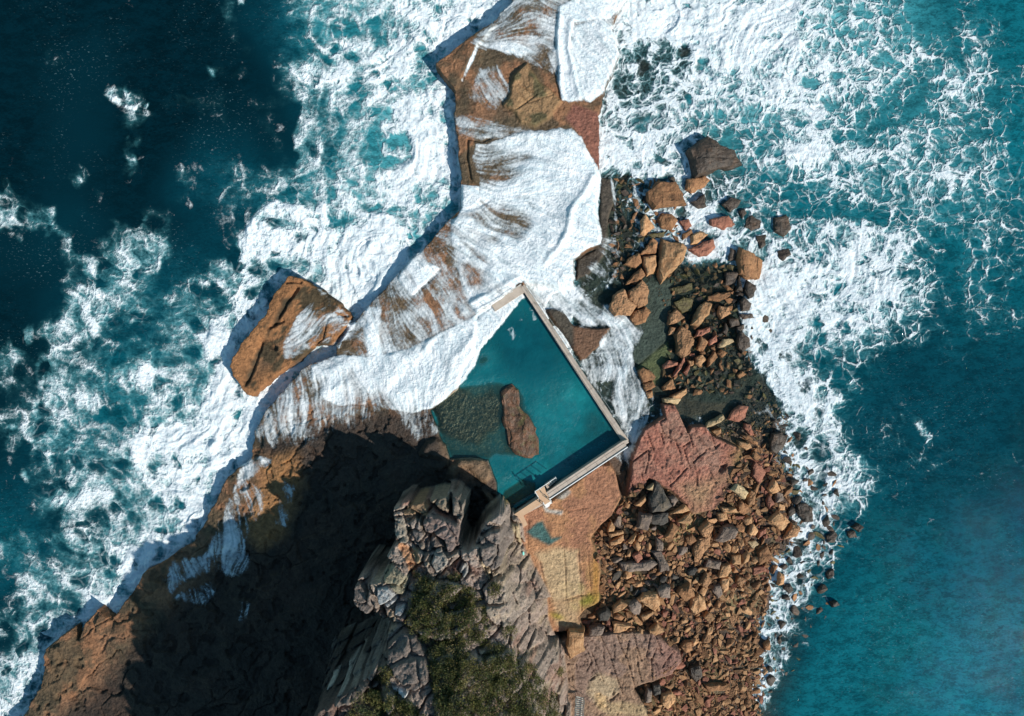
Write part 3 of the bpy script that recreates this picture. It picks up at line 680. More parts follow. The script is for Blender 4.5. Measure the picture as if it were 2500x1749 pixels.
addD([(1357, 90), (1362, 20), (1420, -20), (1560, -30), (1490, 50), (1405, 60), (1392, 120), (1412, 200), (1420, 250), (1372, 247), (1360, 190)], 1.0, 4, .5)
addD([(1175, 120), (1215, 105), (1300, 105), (1345, 140), (1360, 200), (1340, 180), (1280, 140), (1220, 130)], .8, 6)
cutD([(1200, 40), (1280, 10), (1330, 40), (1290, 90), (1200, 90)], .35, 20)
addD([(1168, 170), (1218, 163), (1235, 210), (1240, 245), (1200, 275), (1150, 255), (1145, 220)], .58, 8)
addD([(1162, 110), (1168, 115), (1145, 165), (1128, 205), (1122, 200), (1140, 160)], .75, 3.5, .6)
addD([(1330, 720), (1400, 690), (1470, 740), (1540, 770), (1570, 810), (1545, 860), (1560, 900), (1590, 985), (1572, 1040), (1550, 1080), (1538, 1140), (1522, 1125), (1510, 1110), (1536, 1078), (1500, 1005), (1440, 930), (1420, 890), (1465, 845), (1495, 800), (1460, 800), (1420, 800), (1385, 770), (1340, 752)], .8, 8)
cutD([(1360, 760), (1400, 770), (1430, 790), (1400, 800)], .5, 8)
cutD([(1465, 940), (1500, 935), (1500, 985), (1470, 975)], .85, 6)
addD([(1490, 560), (1520, 600), (1500, 660), (1440, 700), (1410, 705)], .3, 14)
addD([(600, 1115), (660, 1125), (620, 1170), (570, 1200), (590, 1150)], .8, 6)
addD([(575, 1200), (600, 1200), (585, 1260), (592, 1320), (560, 1350), (500, 1370), (530, 1270)], .68, 8)
addD([(420, 1370), (520, 1350), (600, 1310), (605, 1380), (585, 1410), (500, 1400), (445, 1430), (415, 1460), (395, 1410)], .5, 10)
addD([(600, 1180), (640, 1190), (640, 1260), (600, 1300), (585, 1240)], .45, 10)
addD([(690, 1180), (720, 1190), (700, 1290), (670, 1280)], .4, 10)
addD([(420, 1465), (500, 1480), (540, 1440), (520, 1420), (440, 1445)], .3, 8)
addD([(590, 1470), (620, 1470), (600, 1520), (585, 1510)], .3, 6)
addD([(755, 745), (790, 740), (855, 785), (800, 835), (740, 862), (690, 880), (690, 835), (720, 790)], .6, 8)
addD([(770, 705), (800, 715), (855, 772), (800, 745)], .5, 6)
addD([(820, 845), (860, 780), (868, 785), (828, 850)], .9, 2)
core = np.zeros_like(h)
for p_ in ([(1200, 350), (1300, 325), (1390, 320), (1430, 365), (1465, 435), (1455, 490), (1460, 600), (1402, 630), (1398, 700), (1330, 740), (1280, 690), (1190, 700), (1200, 620), (1300, 580), (1310, 470), (1250, 400)], [(900, 900), (1000, 860), (1100, 800), (1165, 772), (1271, 700), (1279, 728), (1200, 830), (1165, 890), (1118, 950), (1050, 1000), (960, 990)], [(1357, 40), (1420, -20), (1560, -30), (1515, 130), (1472, 228), (1430, 252), (1372, 247)]):
    core = np.maximum(core, sm(-30, 15, psd(p_, AX, AY)))
cloud = fbm(WX / 3.2, WY / 3.2, 95, 4)
D = D * (1 - .3 * (1 - core) * sm(.48, .68, cloud) * sm(.3, .6, D)) * (1 - (.22 - .15 * core) * sm(.5, .8, st2))
for pts, a_, wd in [([(1490, 430), (1505, 520), (1500, 600), (1515, 640), (1490, 690)], .7, 4), ([(1500, 560), (1520, 590), (1560, 570)], .5, 3), ([(1545, 440), (1560, 480), (1555, 540), (1600, 560)], .6, 5), ([(1600, 600), (1640, 640), (1690, 640)], .6, 5), ([(1790, 640), (1800, 720), (1815, 800), (1830, 860)], .7, 6), ([(1555, 900), (1580, 950), (1600, 985)], .6, 5), ([(1870, 990), (1900, 1050), (1890, 1120), (1930, 1170)], .7, 5), ([(1760, 960), (1850, 1010), (1880, 1000)], .4, 6)]:
    D = np.maximum(D, a_ * .6 * np.exp(-((lined(pts, AX + wob1 * .15, AY + wob2 * .15, 40) + edge * .4) / wd) ** 2))
D = np.clip(D, 0, 1)
RIDGE = np.zeros_like(h)
for pts, a_, wd in [([(1445, 430), (1425, 475), (1395, 515), (1385, 570), (1362, 610), (1330, 640)], .4, 6), ([(1190, 445), (1220, 425), (1255, 416), (1300, 430), (1340, 450)], .25, 9), ([(1262, 683), (1205, 715), (1150, 742), (1105, 790), (1062, 815), (1040, 850)], .45, 7),
                    ([(1185, 790), (1140, 840), (1105, 880), (1095, 930)], .3, 8), ([(1395, 60), (1388, 130), (1405, 200), (1415, 245)], .3, 6), ([(1365, 40), (1362, 120), (1368, 240)], .3, 7), ([(1130, 320), (1190, 322), (1250, 330), (1300, 335)], .25, 6),
                    ([(900, 800), (940, 840), (980, 900)], .25, 9), ([(700, 1030), (780, 960), (860, 930)], .2, 8), ([(1480, 850), (1530, 900), (1560, 960)], .25, 8)]:
    RIDGE += a_ * np.exp(-((lined(pts, AX + wob1 * .12, AY + wob2 * .12, 60) + edge * .5) / wd) ** 2)
hsm = h.copy()
for k in range(3):
    hsm = (hsm + np.roll(hsm, 1, 0) + np.roll(hsm, -1, 0) + np.roll(hsm, 1, 1) + np.roll(hsm, -1, 1)) / 5
wave = fbm((AX * .7 + AY * .7) / 30 + wob1 / 60, (AX - AY) / 26, 97, 4)
washz = np.maximum(np.maximum(h, hsm) + 0.02, 0.05) + (0.04 + sm(.55, 1, D) * (0.12 + .2 * (lump - .35) + .28 * (wave - .4) + .55 * (cloud - .4) + RIDGE) + .10 * (st2 - .5) * sm(.2, .6, D))
washz = np.where(sdP > 0, np.maximum(POOLZ + .12 + sm(.4, 1, D) * (.3 + .22 * (lump - .35)), washz), washz)
washz_ = washz.copy()
for k in range(5):
    washz_ = (washz_ * 2 + np.roll(washz_, 1, 0) + np.roll(washz_, -1, 0) + np.roll(washz_, 1, 1) + np.roll(washz_, -1, 1)) / 6
washz = np.maximum(washz_, h + .03)
washz = np.where(sdP > 4000, np.maximum(POOLZ + .06 + sm(.4, 1, D) * (.15 + .22 * (lump - .35)), washz), washz).astype(np.float32)

# pool water tint
pdep = np.clip(POOLZ - h, 0, 9)
pop = (1 - np.exp(-np.maximum(pdep - .2, 0) / 1.0)).astype(np.float32)
pcol = np.empty(h.shape + (3,), np.float32); pcol[:] = (.01, .20, .22)
pcol = lerp(np.broadcast_to(np.array((.035, .075, .06), np.float32), pcol.shape), pcol, sm(.45, 1.25, pdep)[..., None])
pcol = lerp(pcol, np.array((.002, .058, .075), np.float32), sm(.8, 2.6, pdep)[..., None])
pcol = lerp(pcol, np.array((.02, .30, .31), np.float32), (blob(AX, AY, 1380, 975, 80, 40, -25) * .7 + blob(AX, AY, 1300, 1170, 80, 25, -30) * .6)[..., None].clip(0, 1))
pcol *= (.7 + .6 * n_mid)[..., None]

# ------------------------------------------------------------------ materials
def new_mat(name):
    m = bpy.data.materials.new(name); m.use_nodes = True
    n = m.node_tree; n.nodes.clear()
    return m, n
class NB:
    def __init__(s, nt): s.t = nt
    def n(s, typ, **kw):
        d = s.t.nodes.new(typ)
        for k, v in kw.items():
            if k == 'inp':
                for kk, vv in v.items():
                    if hasattr(vv, 'links') or isinstance(vv, bpy.types.NodeSocket): s.t.links.new(vv, d.inputs[kk])
                    else: d.inputs[kk].default_value = vv
            else: setattr(d, k, v)
        return d
    def math(s, op, a, b=0.0, c=0.0, clamp=False):
        d = s.n('ShaderNodeMath', operation=op, use_clamp=clamp, inp={0: a, 1: b, 2: c}); return d.outputs[0]
    def vmath(s, op, a, b=(0, 0, 0)):
        return s.n('ShaderNodeVectorMath', operation=op, inp={0: a, 1: b}).outputs[0]
    def vscale(s, a, f):
        return s.n('ShaderNodeVectorMath', operation='SCALE', inp={0: a, 'Scale': f}).outputs[0]
    def mr(s, v, a, b, c=0.0, d=1.0, typ='SMOOTHSTEP'):
        return s.n('ShaderNodeMapRange', interpolation_type=typ, inp={0: v, 1: a, 2: b, 3: c, 4: d}).outputs[0]
    def noise(s, vec, scale, detail=3, rough=.5, dist=0.0):
        return s.n('ShaderNodeTexNoise', inp={'Vector': vec, 'Scale': scale, 'Detail': detail, 'Roughness': rough, 'Distortion': dist})
    def mixc(s, f, a, b, bt='MIX'):
        d = s.n('ShaderNodeMix', data_type='RGBA', blend_type=bt, inp={0: f, 6: a, 7: b}); return d.outputs[2]
    def attr(s, name):
        return s.n('ShaderNodeAttribute', attribute_name=name)
    def link(s, a, b): s.t.links.new(a, b)

def lace(b, pos, Fs, web=1.0, swirl=.5):
    """foam web: rounded cells, strings and clumps whose cover follows the density Fs"""
    nA = b.noise(pos, .22, 2).outputs['Color']
    nB = b.noise(pos, .8, 2).outputs['Color']
    w1 = b.vscale(b.vmath('SUBTRACT', nA, (.5, .5, .5)), 3.4)
    w2 = b.vscale(b.vmath('SUBTRACT', nB, (.5, .5, .5)), .9)
    pw = b.vmath('ADD', b.vmath('ADD', pos, w1), w2)
    def vor(scale, w0, wk):
        d = b.n('ShaderNodeTexVoronoi', feature='DISTANCE_TO_EDGE', voronoi_dimensions='2D', inp={'Vector': pw, 'Scale': scale}).outputs['Distance']
        q = b.math('DIVIDE', d, b.math('MULTIPLY_ADD', Fs, wk, w0))
        return b.mr(q, 0.0, 1.0, 1.0, 0.0, 'SMOOTHERSTEP')
    l1 = vor(.36, .06, .24); l2 = vor(.82, .09, .30); l3 = vor(2.0, .14, .36)
    N = b.noise(pos, .5, 6, .58, .25).outputs['Fac']
    N2 = b.noise(pos, 2.8, 4, .6).outputs['Fac']
    v = b.math('MULTIPLY', l1, .42)
    v = b.math('MULTIPLY_ADD', l2, b.mr(N, .38, .6, .2, .5), v)
    v = b.math('MULTIPLY_ADD', l3, .22, v)
    v = b.math('MULTIPLY', b.math('MULTIPLY', v, b.mr(Fs, .1, .45, .35, 1.0)), web)
    v = b.math('MULTIPLY_ADD', b.math('SUBTRACT', 1.0, web), .42, v)
    v = b.math('MULTIPLY_ADD', b.math('SUBTRACT', N, .5), b.math('MULTIPLY_ADD', web, -.6, 1.85), v)
    v = b.math('MULTIPLY_ADD', b.math('SUBTRACT', N2, .5), b.math('MULTIPLY_ADD', web, -.15, .65), v)
    v = b.math('MULTIPLY_ADD', b.math('SUBTRACT', swirl, .5), b.math('MULTIPLY_ADD', web, -.6, 1.15), v)
    th = b.math('MULTIPLY_ADD', Fs, -1.22, 1.04)
    dlt = b.math('SUBTRACT', v, th)
    # open eyes of clear water between the webs
    hv = b.n('ShaderNodeTexVoronoi', feature='F1', voronoi_dimensions='2D', inp={'Vector': pw, 'Scale': .42})
    hr_ = b.n('ShaderNodeSeparateColor', inp={0: hv.outputs['Color']}).outputs[0]
    eye = b.math('MULTIPLY', b.mr(hv.outputs['Distance'], .16, .5, 1.0, 0.0), b.mr(hr_, .58, .75))
    dlt = b.math('MULTIPLY_ADD', eye, -.5, dlt)
    foam = b.mr(dlt, -.26, .52)
    foam = b.math('MAXIMUM', foam, b.math('MULTIPLY', b.math('MULTIPLY', b.mr(l2, .3, 1.0), b.mr(N, .40, .6)), b.math('MULTIPLY', b.mr(Fs, .3, .55, 0, .42), web)))
    thin = b.math('MULTIPLY', b.mr(dlt, -.85, .2), b.math('MULTIPLY_ADD', eye, -.7, 1.0))
    return foam, thin, N, N2

def mat_sea():
    m, t = new_mat('sea_water'); b = NB(t)
    pos = b.n('ShaderNodeTexCoord').outputs['Object']
    Fs = b.attr('foam').outputs['Fac']; wc = b.attr('wcol').outputs['Color']; op = b.attr('opac').outputs['Fac']
    web = b.attr('web').outputs['Fac']
    foam, thin, N, N2 = lace(b, pos, Fs, web, b.attr('swirl').outputs['Fac'])
    aer = b.math('MULTIPLY', thin, b.mr(Fs, .15, .6))
    c1 = b.mixc(b.math('MULTIPLY', aer, .85), wc, (.075, .31, .34, 1))
    c1 = b.mixc(b.math('MULTIPLY', b.math('MULTIPLY', thin, thin), b.mr(Fs, .35, .95, 0, .85)), c1, (.43, .63, .65, 1))
    fcol = b.mixc(b.mr(N2, .3, .62), (.58, .67, .70, 1), (.76, .78, .785, 1))
    c2 = b.mixc(foam, c1, fcol)
    alpha = b.math('MAXIMUM', b.math('MAXIMUM', op, foam), b.math('MULTIPLY', aer, .8))
    rip_s = b.n('ShaderNodeMapping', inp={'Vector': pos, 'Rotation': (0, 0, math.radians(-25)), 'Scale': (1.0, 1.9, 1)}).outputs[0]
    r1 = b.noise(rip_s, .5, 1, .5, .3).outputs['Fac']; r2 = b.noise(rip_s, 1.9, 1, .5, .8).outputs['Fac']
    r3 = b.noise(rip_s, 4.2, 1, .5, .5).outputs['Fac']
    wv = b.math('MULTIPLY_ADD', r1, .07, b.math('MULTIPLY_ADD', r2, .07, b.math('MULTIPLY', r3, .02)))
    hf = b.math('MULTIPLY', foam, b.math('MULTIPLY_ADD', N2, .2, b.math('MULTIPLY', N, .3)))
    bump = b.n('ShaderNodeBump', inp={'Strength': .9, 'Distance': 1.0, 'Height': b.math('MULTIPLY_ADD', wv, .35, hf)}).outputs[0]
    gbump = b.n('ShaderNodeBump', inp={'Strength': 1.0, 'Distance': 1.0, 'Height': wv}).outputs[0]
    c2 = b.mixc(b.math('MULTIPLY', b.math('SUBTRACT', 1.0, foam), b.mr(b.math('MULTIPLY_ADD', r1, .4, b.math('MULTIPLY_ADD', r2, .4, b.math('MULTIPLY', r3, .2))), .40, .58, .6, 0, 'LINEAR')), c2, (.001, .018, .028, 1))
    fl = b.math('MULTIPLY', b.mr(b.noise(rip_s, 2.6, 3, .6, .4).outputs['Fac'], .60, .72), b.mr(b.noise(pos, .12, 3).outputs['Fac'], .45, .65, 0, .22))
    c2 = b.mixc(b.math('MULTIPLY', fl, b.math('SUBTRACT', 1.0, foam)), c2, (.30, .50, .54, 1))
    dif = b.n('ShaderNodeBsdfDiffuse', inp={'Color': c2, 'Roughness': .3, 'Normal': bump})
    tr = b.n('ShaderNodeBsdfTransparent', inp={'Color': (.78, .9, .9, 1)})
    mx = b.n('ShaderNodeMixShader', inp={0: alpha, 1: tr.outputs[0], 2: dif.outputs[0]})
    gl = b.n('ShaderNodeBsdfGlossy', inp={'Color': (1, 1, 1, 1), 'Roughness': .025, 'Normal': gbump})
    fr = b.n('ShaderNodeFresnel', inp={'IOR': 1.24, 'Normal': gbump}).outputs[0]
    ff = b.math('MULTIPLY', fr, b.math('MULTIPLY_ADD', foam, -.2, .24))
    fin = b.n('ShaderNodeMixShader', inp={0: ff, 1: mx.outputs[0], 2: gl.outputs[0]})
    out = b.n('ShaderNodeOutputMaterial'); b.link(fin.outputs[0], out.inputs[0])
    return m

def mat_pool():
    m, t = new_mat('pool_water'); b = NB(t)
    pos = b.n('ShaderNodeTexCoord').outputs['Object']
    wc = b.attr('wcol').outputs['Color']; op = b.attr('opac').outputs['Fac']; Fs = b.attr('foam').outputs['Fac']
    foam, thin, N, N2 = lace(b, pos, Fs)
    c = b.mixc(b.mr(N, .35, .65, 0, .5), wc, (.004, .1, .12, 1))
    c = b.mixc(b.math('MULTIPLY', foam, .6), c, (.6, .7, .72, 1))
    r2 = b.noise(pos, 2.4, 4, .6, .4).outputs['Fac']
    bump = b.n('ShaderNodeBump', inp={'Strength': .6, 'Distance': .12, 'Height': r2}).outputs[0]
    dif = b.n('ShaderNodeBsdfDiffuse', inp={'Color': c, 'Normal': bump})
    tr = b.n('ShaderNodeBsdfTransparent', inp={'Color': (.8, .92, .88, 1)})
    mx = b.n('ShaderNodeMixShader', inp={0: b.math('MAXIMUM', op, b.math('MULTIPLY', foam, .6)), 1: tr.outputs[0], 2: dif.outputs[0]})
    gl = b.n('ShaderNodeBsdfGlossy', inp={'Roughness': .08, 'Normal': bump})
    fr = b.n('ShaderNodeFresnel', inp={'IOR': 1.33, 'Normal': bump}).outputs[0]
    fin = b.n('ShaderNodeMixShader', inp={0: fr, 1: mx.outputs[0], 2: gl.outputs[0]})
    out = b.n('ShaderNodeOutputMaterial'); b.link(fin.outputs[0], out.inputs[0])
    return m

def mat_wash():
    m, t = new_mat('white_water'); b = NB(t)
    pos = b.n('ShaderNodeTexCoord').outputs['Object']
    Ds = b.attr('wash').outputs['Fac']; st = b.attr('streak').outputs['Fac']; s2 = b.attr('flow').outputs['Fac']
    foam, thin, N, N2 = lace(b, pos, Ds)
    # streaky film where the sheet is thin, lumpy white where it is thick
    inv = b.math('SUBTRACT', 1.0, b.math('MULTIPLY', Ds, .92))
    q = b.math('MULTIPLY', b.math('SUBTRACT', st, .5), .85)
    q = b.math('MULTIPLY_ADD', b.math('SUBTRACT', s2, .5), -.7, q)
    q = b.math('MULTIPLY_ADD', b.math('SUBTRACT', N2, .5), 1.3, q)
    q = b.math('MULTIPLY_ADD', b.math('SUBTRACT', N, .5), 1.7, q)
    a = b.math('MULTIPLY_ADD', q, inv, b.math('MULTIPLY_ADD', Ds, 1.34, -.30))
    a = b.mr(a, -.12, .98)
    a = b.math('MULTIPLY', a, b.mr(Ds, .05, .3))
    N3 = b.noise(pos, 7.5, 3, .6).outputs['Fac']
    tone = b.math('MULTIPLY_ADD', st, .3, b.math('MULTIPLY_ADD', N2, .35, b.math('MULTIPLY', N3, .35)))
    fcol = b.mixc(b.mr(tone, .36, .6), (.57, .65, .68, 1), (.77, .785, .79, 1))
    fcol = b.mixc(b.mr(Ds, .2, .85, .5, 0), fcol, (.42, .49, .51, 1))
    hf = b.math('MULTIPLY_ADD', N2, .26, b.math('MULTIPLY_ADD', N3, .09, b.math('MULTIPLY', st, .05)))
    bump = b.n('ShaderNodeBump', inp={'Strength': .9, 'Distance': 1.0, 'Height': hf}).outputs[0]
    dif = b.n('ShaderNodeBsdfDiffuse', inp={'Color': fcol, 'Normal': bump})
    tr = b.n('ShaderNodeBsdfTransparent', inp={'Color': (1, 1, 1, 1)})
    fin = b.n('ShaderNodeMixShader', inp={0: a, 1: tr.outputs[0], 2: dif.outputs[0]})
    out = b.n('ShaderNodeOutputMaterial'); b.link(fin.outputs[0], out.inputs[0])
    return m

def mat_terrain():
    m, t = new_mat('sandstone_ground'); b = NB(t)
    pos = b.n('ShaderNodeTexCoord').outputs['Object']
    c = b.attr('col').outputs['Color']; wt = b.attr('wet').outputs['Fac']
    n1 = b.noise(pos, 2.2, 6, .65).outputs['Fac']; n2 = b.noise(pos, 9, 4, .6).outputs['Fac']
    vo = b.n('ShaderNodeTexVoronoi', feature='F1', inp={'Vector': pos, 'Scale': 3.2}).outputs['Distance']
    sc = b.math('MULTIPLY', b.mr(n1, .3, .7, .66, 1.34, 'LINEAR'), b.mr(n2, .3, .7, .8, 1.2, 'LINEAR'))
    cc = b.mixc(1.0, c, b.n('ShaderNodeCombineColor', inp={0: sc, 1: sc, 2: sc}).outputs[0], 'MULTIPLY')
    hgt = b.math('MULTIPLY_ADD', n1, .35, b.math('MULTIPLY_ADD', n2, .12, b.math('MULTIPLY', vo, .1)))
    bump = b.n('ShaderNodeBump', inp={'Strength': .85, 'Distance': .9, 'Height': hgt}).outputs[0]
    p = b.n('ShaderNodeBsdfPrincipled', inp={'Base Color': cc, 'Roughness': b.mr(wt, 0, 1, .9, .5, 'LINEAR'), 'Specular IOR Level': .3, 'Normal': bump})
    out = b.n('ShaderNodeOutputMaterial'); b.link(p.outputs[0], out.inputs[0])
    return m

def mat_rock(name, c1, c2, c3, rough=.88, pit=0.0):
    m, t = new_mat(name); b = NB(t)
    pos = b.n('ShaderNodeTexCoord').outputs['Object']
    oi = b.n('ShaderNodeObjectInfo')
    off = b.n('ShaderNodeCombineXYZ', inp={0: b.math('MULTIPLY', oi.outputs['Random'], 60.0), 1: b.math('MULTIPLY', oi.outputs['Random'], 23.0), 2: 0.0}).outputs[0]
    pos = b.vmath('ADD', pos, off)
    n1 = b.noise(pos, 1.5, 6, .65).outputs['Fac']; n2 = b.noise(pos, 8, 4, .6).outputs['Fac']; n3 = b.noise(pos, .8, 3).outputs['Fac']
    c = b.mixc(b.mr(n1, .4, .62), (*c1, 1), (*c2, 1))
    c = b.mixc(b.mr(n3, .55, .7, 0, .75), c, (*c3, 1))
    sc = b.math('MULTIPLY', b.mr(n2, .3, .7, .72, 1.28, 'LINEAR'), b.math('MULTIPLY_ADD', oi.outputs['Random'], .5, .75))
    c = b.mixc(1.0, c, b.n('ShaderNodeCombineColor', inp={0: sc, 1: sc, 2: sc}).outputs[0], 'MULTIPLY')
    vo = b.n('ShaderNodeTexVoronoi', feature='SMOOTH_F1', inp={'Vector': pos, 'Scale': 4.5}).outputs['Distance']
    hgt = b.math('MULTIPLY_ADD', n1, .25, b.math('MULTIPLY_ADD', n2, .09, b.math('MULTIPLY', vo, .02 + pit)))
    bump = b.n('ShaderNodeBump', inp={'Strength': .8, 'Distance': .8, 'Height': hgt}).outputs[0]
    p = b.n('ShaderNodeBsdfPrincipled', inp={'Base Color': c, 'Roughness': rough, 'Specular IOR Level': .3, 'Normal': bump})
    out = b.n('ShaderNodeOutputMaterial'); b.link(p.outputs[0], out.inputs[0])
    return m

def mat_plain(name, c1, c2, scale=3.0, rough=.8, metal=0.0, bumpd=.02):
    m, t = new_mat(name); b = NB(t)
    pos = b.n('ShaderNodeTexCoord').outputs['Object']
    n1 = b.noise(pos, scale, 5, .6).outputs['Fac']; n2 = b.noise(pos, scale * 9, 3).outputs['Fac']
    c = b.mixc(b.mr(b.math('MULTIPLY_ADD', n2, .35, b.math('MULTIPLY', n1, .65)), .35, .62), (*c1, 1), (*c2, 1))
    bump = b.n('ShaderNodeBump', inp={'Strength': .6, 'Distance': bumpd, 'Height': n2}).outputs[0]
    p = b.n('ShaderNodeBsdfPrincipled', inp={'Base Color': c, 'Roughness': rough, 'Metallic': metal, 'Normal': bump})
    out = b.n('ShaderNodeOutputMaterial'); b.link(p.outputs[0], out.inputs[0])
    return m

def mat_leaf():
    m, t = new_mat('heath_leaves'); b = NB(t)
    c = b.attr('col').outputs['Color']
    d = b.n('ShaderNodeBsdfDiffuse', inp={'Color': c})
    tl = b.n('ShaderNodeBsdfTranslucent', inp={'Color': c})
    mx = b.n('ShaderNodeMixShader', inp={0: .22, 1: d.outputs[0], 2: tl.outputs[0]})
    out = b.n('ShaderNodeOutputMaterial'); b.link(mx.outputs[0], out.inputs[0])
    return m

M_SEA, M_POOL, M_WASH, M_TER, M_LEAF = mat_sea(), mat_pool(), mat_wash(), mat_terrain(), mat_leaf()
MR = {
    'tan': mat_rock('tan_sandstone', (.44, .25, .125), (.36, .185, .085), (.26, .145, .075)),
    'brown': mat_rock('brown_sandstone', (.30, .15, .07), (.22, .105, .05), (.13, .075, .04)),
    'pitted': mat_rock('pitted_sandstone', (.34, .18, .09), (.25, .13, .065), (.15, .085, .045), .9, .22),
    'red': mat_rock('red_sandstone', (.32, .135, .085), (.24, .095, .06), (.16, .075, .05)),
    'dark': mat_rock('dark_wet_rock', (.07, .048, .034), (.045, .034, .026), (.11, .065, .04), .5),
    'grey': mat_rock('grey_sandstone', (.20, .145, .11), (.14, .105, .085), (.26, .18, .12)),
    'black': mat_rock('blackened_rock', (.05, .045, .038), (.075, .062, .05), (.12, .09, .06), .75),
    'pale': mat_rock('pale_sandstone', (.48, .35, .2), (.40, .28, .15), (.33, .21, .115)),
    'olive': mat_rock('algae_rock', (.11, .09, .032), (.085, .065, .03), (.06, .05, .03), .6),
    'pool': mat_rock('pool_rock', (.075, .045, .028), (.13, .06, .032), (.10, .085, .03), .5),
}
M_CONC = mat_plain('salt_worn_concrete', (.36, .285, .225), (.47, .385, .31), 1.2)
M_CONC2 = mat_plain('orange_stained_concrete', (.46, .285, .17), (.52, .34, .21), .9)
M_WHITE = mat_plain('white_painted_steel', (.70, .68, .64), (.80, .78, .74), 4, .5)
M_STEEL = mat_plain('galvanised_steel', (.32, .31, .29), (.42, .41, .38), 5, .45, .6)
M_TREAD = mat_plain('bleached_timber', (.42, .39, .33), (.54, .50, .43), 6)
M_MINT = mat_plain('mint_plastic', (.22, .68, .58), (.3, .8, .7), 6, .4)

# ------------------------------------------------------------------ object helpers
def tag(o, label=None, cat=None, group=None, kind=None):
    if label: o['label'] = label
    if cat: o['category'] = cat
    if group: o['group'] = group
    if kind: o['kind'] = kind
    return o

def grid_obj(name, Z, fmask, attrs, mat, ring=None, colors=()):
    """mesh from the world grid, keeping the faces in fmask (ny-1, nx-1)"""
    idx = np.arange(ny * nx).reshape(ny, nx)
    q = np.stack([idx[1:, :-1], idx[1:, 1:], idx[:-1, 1:], idx[:-1, :-1]], -1)[fmask]
    used = np.zeros(ny * nx, bool); used[q.ravel()] = True
    remap = np.cumsum(used) - 1
    q = remap[q].astype(np.int32)
    co = np.stack([WX.ravel()[used], WY.ravel()[used], Z.ravel()[used]], -1).astype(np.float32)
    nv = len(co)
    extra_v = np.zeros((0, 3), np.float32); extra_q = np.zeros((0, 4), np.int32)
    if ring is not None:
        R, rz = ring
        a, c, c2 = HX - .01, HY - .01, HS - .01
        extra_v = np.array([(-R, -R, rz), (R, -R, rz), (R, R, rz), (-R, R, rz), (-a, -c2, rz), (a, -c2, rz), (a, c, rz), (-a, c, rz)], np.float32)
        extra_q = np.array([(0, 1, 5, 4), (1, 2, 6, 5), (2, 3, 7, 6), (3, 0, 4, 7)], np.int32) + nv
    co = np.concatenate([co, extra_v]); q = np.concatenate([q, extra_q])
    me = bpy.data.meshes.new(name)
    me.vertices.add(len(co)); me.vertices.foreach_set('co', co.ravel())
    me.loops.add(q.size); me.loops.foreach_set('vertex_index', q.ravel())
    me.polygons.add(len(q)); me.polygons.foreach_set('loop_start', np.arange(0, q.size, 4, dtype=np.int32))
    me.polygons.foreach_set('use_smooth', np.ones(len(q), bool))
    me.update(calc_edges=True)
    for an, arr, ext in attrs:
        at = me.attributes.new(an, 'FLOAT', 'POINT')
        at.data.foreach_set('value', np.concatenate([arr.ravel()[used], np.full(len(extra_v), ext)]).astype(np.float32))
    for an, arr, ext in colors:
        at = me.attributes.new(an, 'FLOAT_COLOR', 'POINT')
        a3 = np.concatenate([arr.reshape(-1, 3)[used], np.tile(np.array(ext, np.float32), (len(extra_v), 1))])
        at.data.foreach_set('color', np.concatenate([a3, np.ones((len(a3), 1), np.float32)], 1).astype(np.float32).ravel())
    me.materials.append(mat)
    o = bpy.data.objects.new(name, me); COL.objects.link(o)
    return o

def fm(mask):
    return mask[:-1, :-1] | mask[1:, :-1] | mask[:-1, 1:] | mask[1:, 1:]

stackm = fm((sdTe > -4) & (X1 < 870))
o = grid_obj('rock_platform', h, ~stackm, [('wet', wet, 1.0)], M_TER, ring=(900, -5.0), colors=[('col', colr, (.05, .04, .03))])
tag(o, kind='structure')
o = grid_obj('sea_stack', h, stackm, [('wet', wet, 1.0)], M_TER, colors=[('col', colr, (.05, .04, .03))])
tag(o, 'long flat-topped orange rock standing in the surf left of the shelf', 'sea rock')
o = grid_obj('sea', seaz, fm(h < .45), [('foam', F, 0.05), ('opac', opac, 1.0), ('web', web, .5), ('swirl', swirl, .5)], M_SEA, ring=(900, 0.0), colors=[('wcol', wcol, (.0016, .035, .052))])
tag(o, kind='structure')
pfo = np.maximum(0.62 * blob(AX, AY, 1250, 815, 16, 26, -30), 0.5 * blob(AX, AY, 1300, 770, 9, 30, -30)); pfo = np.maximum(pfo, .5 * blob(AX, AY, 1270, 785, 12, 12)).astype(np.float32)
pfo = np.maximum(pfo, .35 * blob(AX, AY, 1225, 960, 14, 10))
o = grid_obj('pool_water', np.full_like(h, POOLZ), fm((sdP > -3) & (h < POOLZ + .25)), [('opac', pop, 1.0), ('foam', pfo, 0)], M_POOL, colors=[('wcol', pcol, (0, .1, .1))])
tag(o, kind='structure')
o = grid_obj('wave_wash', washz, fm(D > .04) & fm((h > -1.2)), [('wash', D, 0), ('streak', streak, .5), ('flow', st2, .5)], M_WASH)
tag(o, kind='structure')
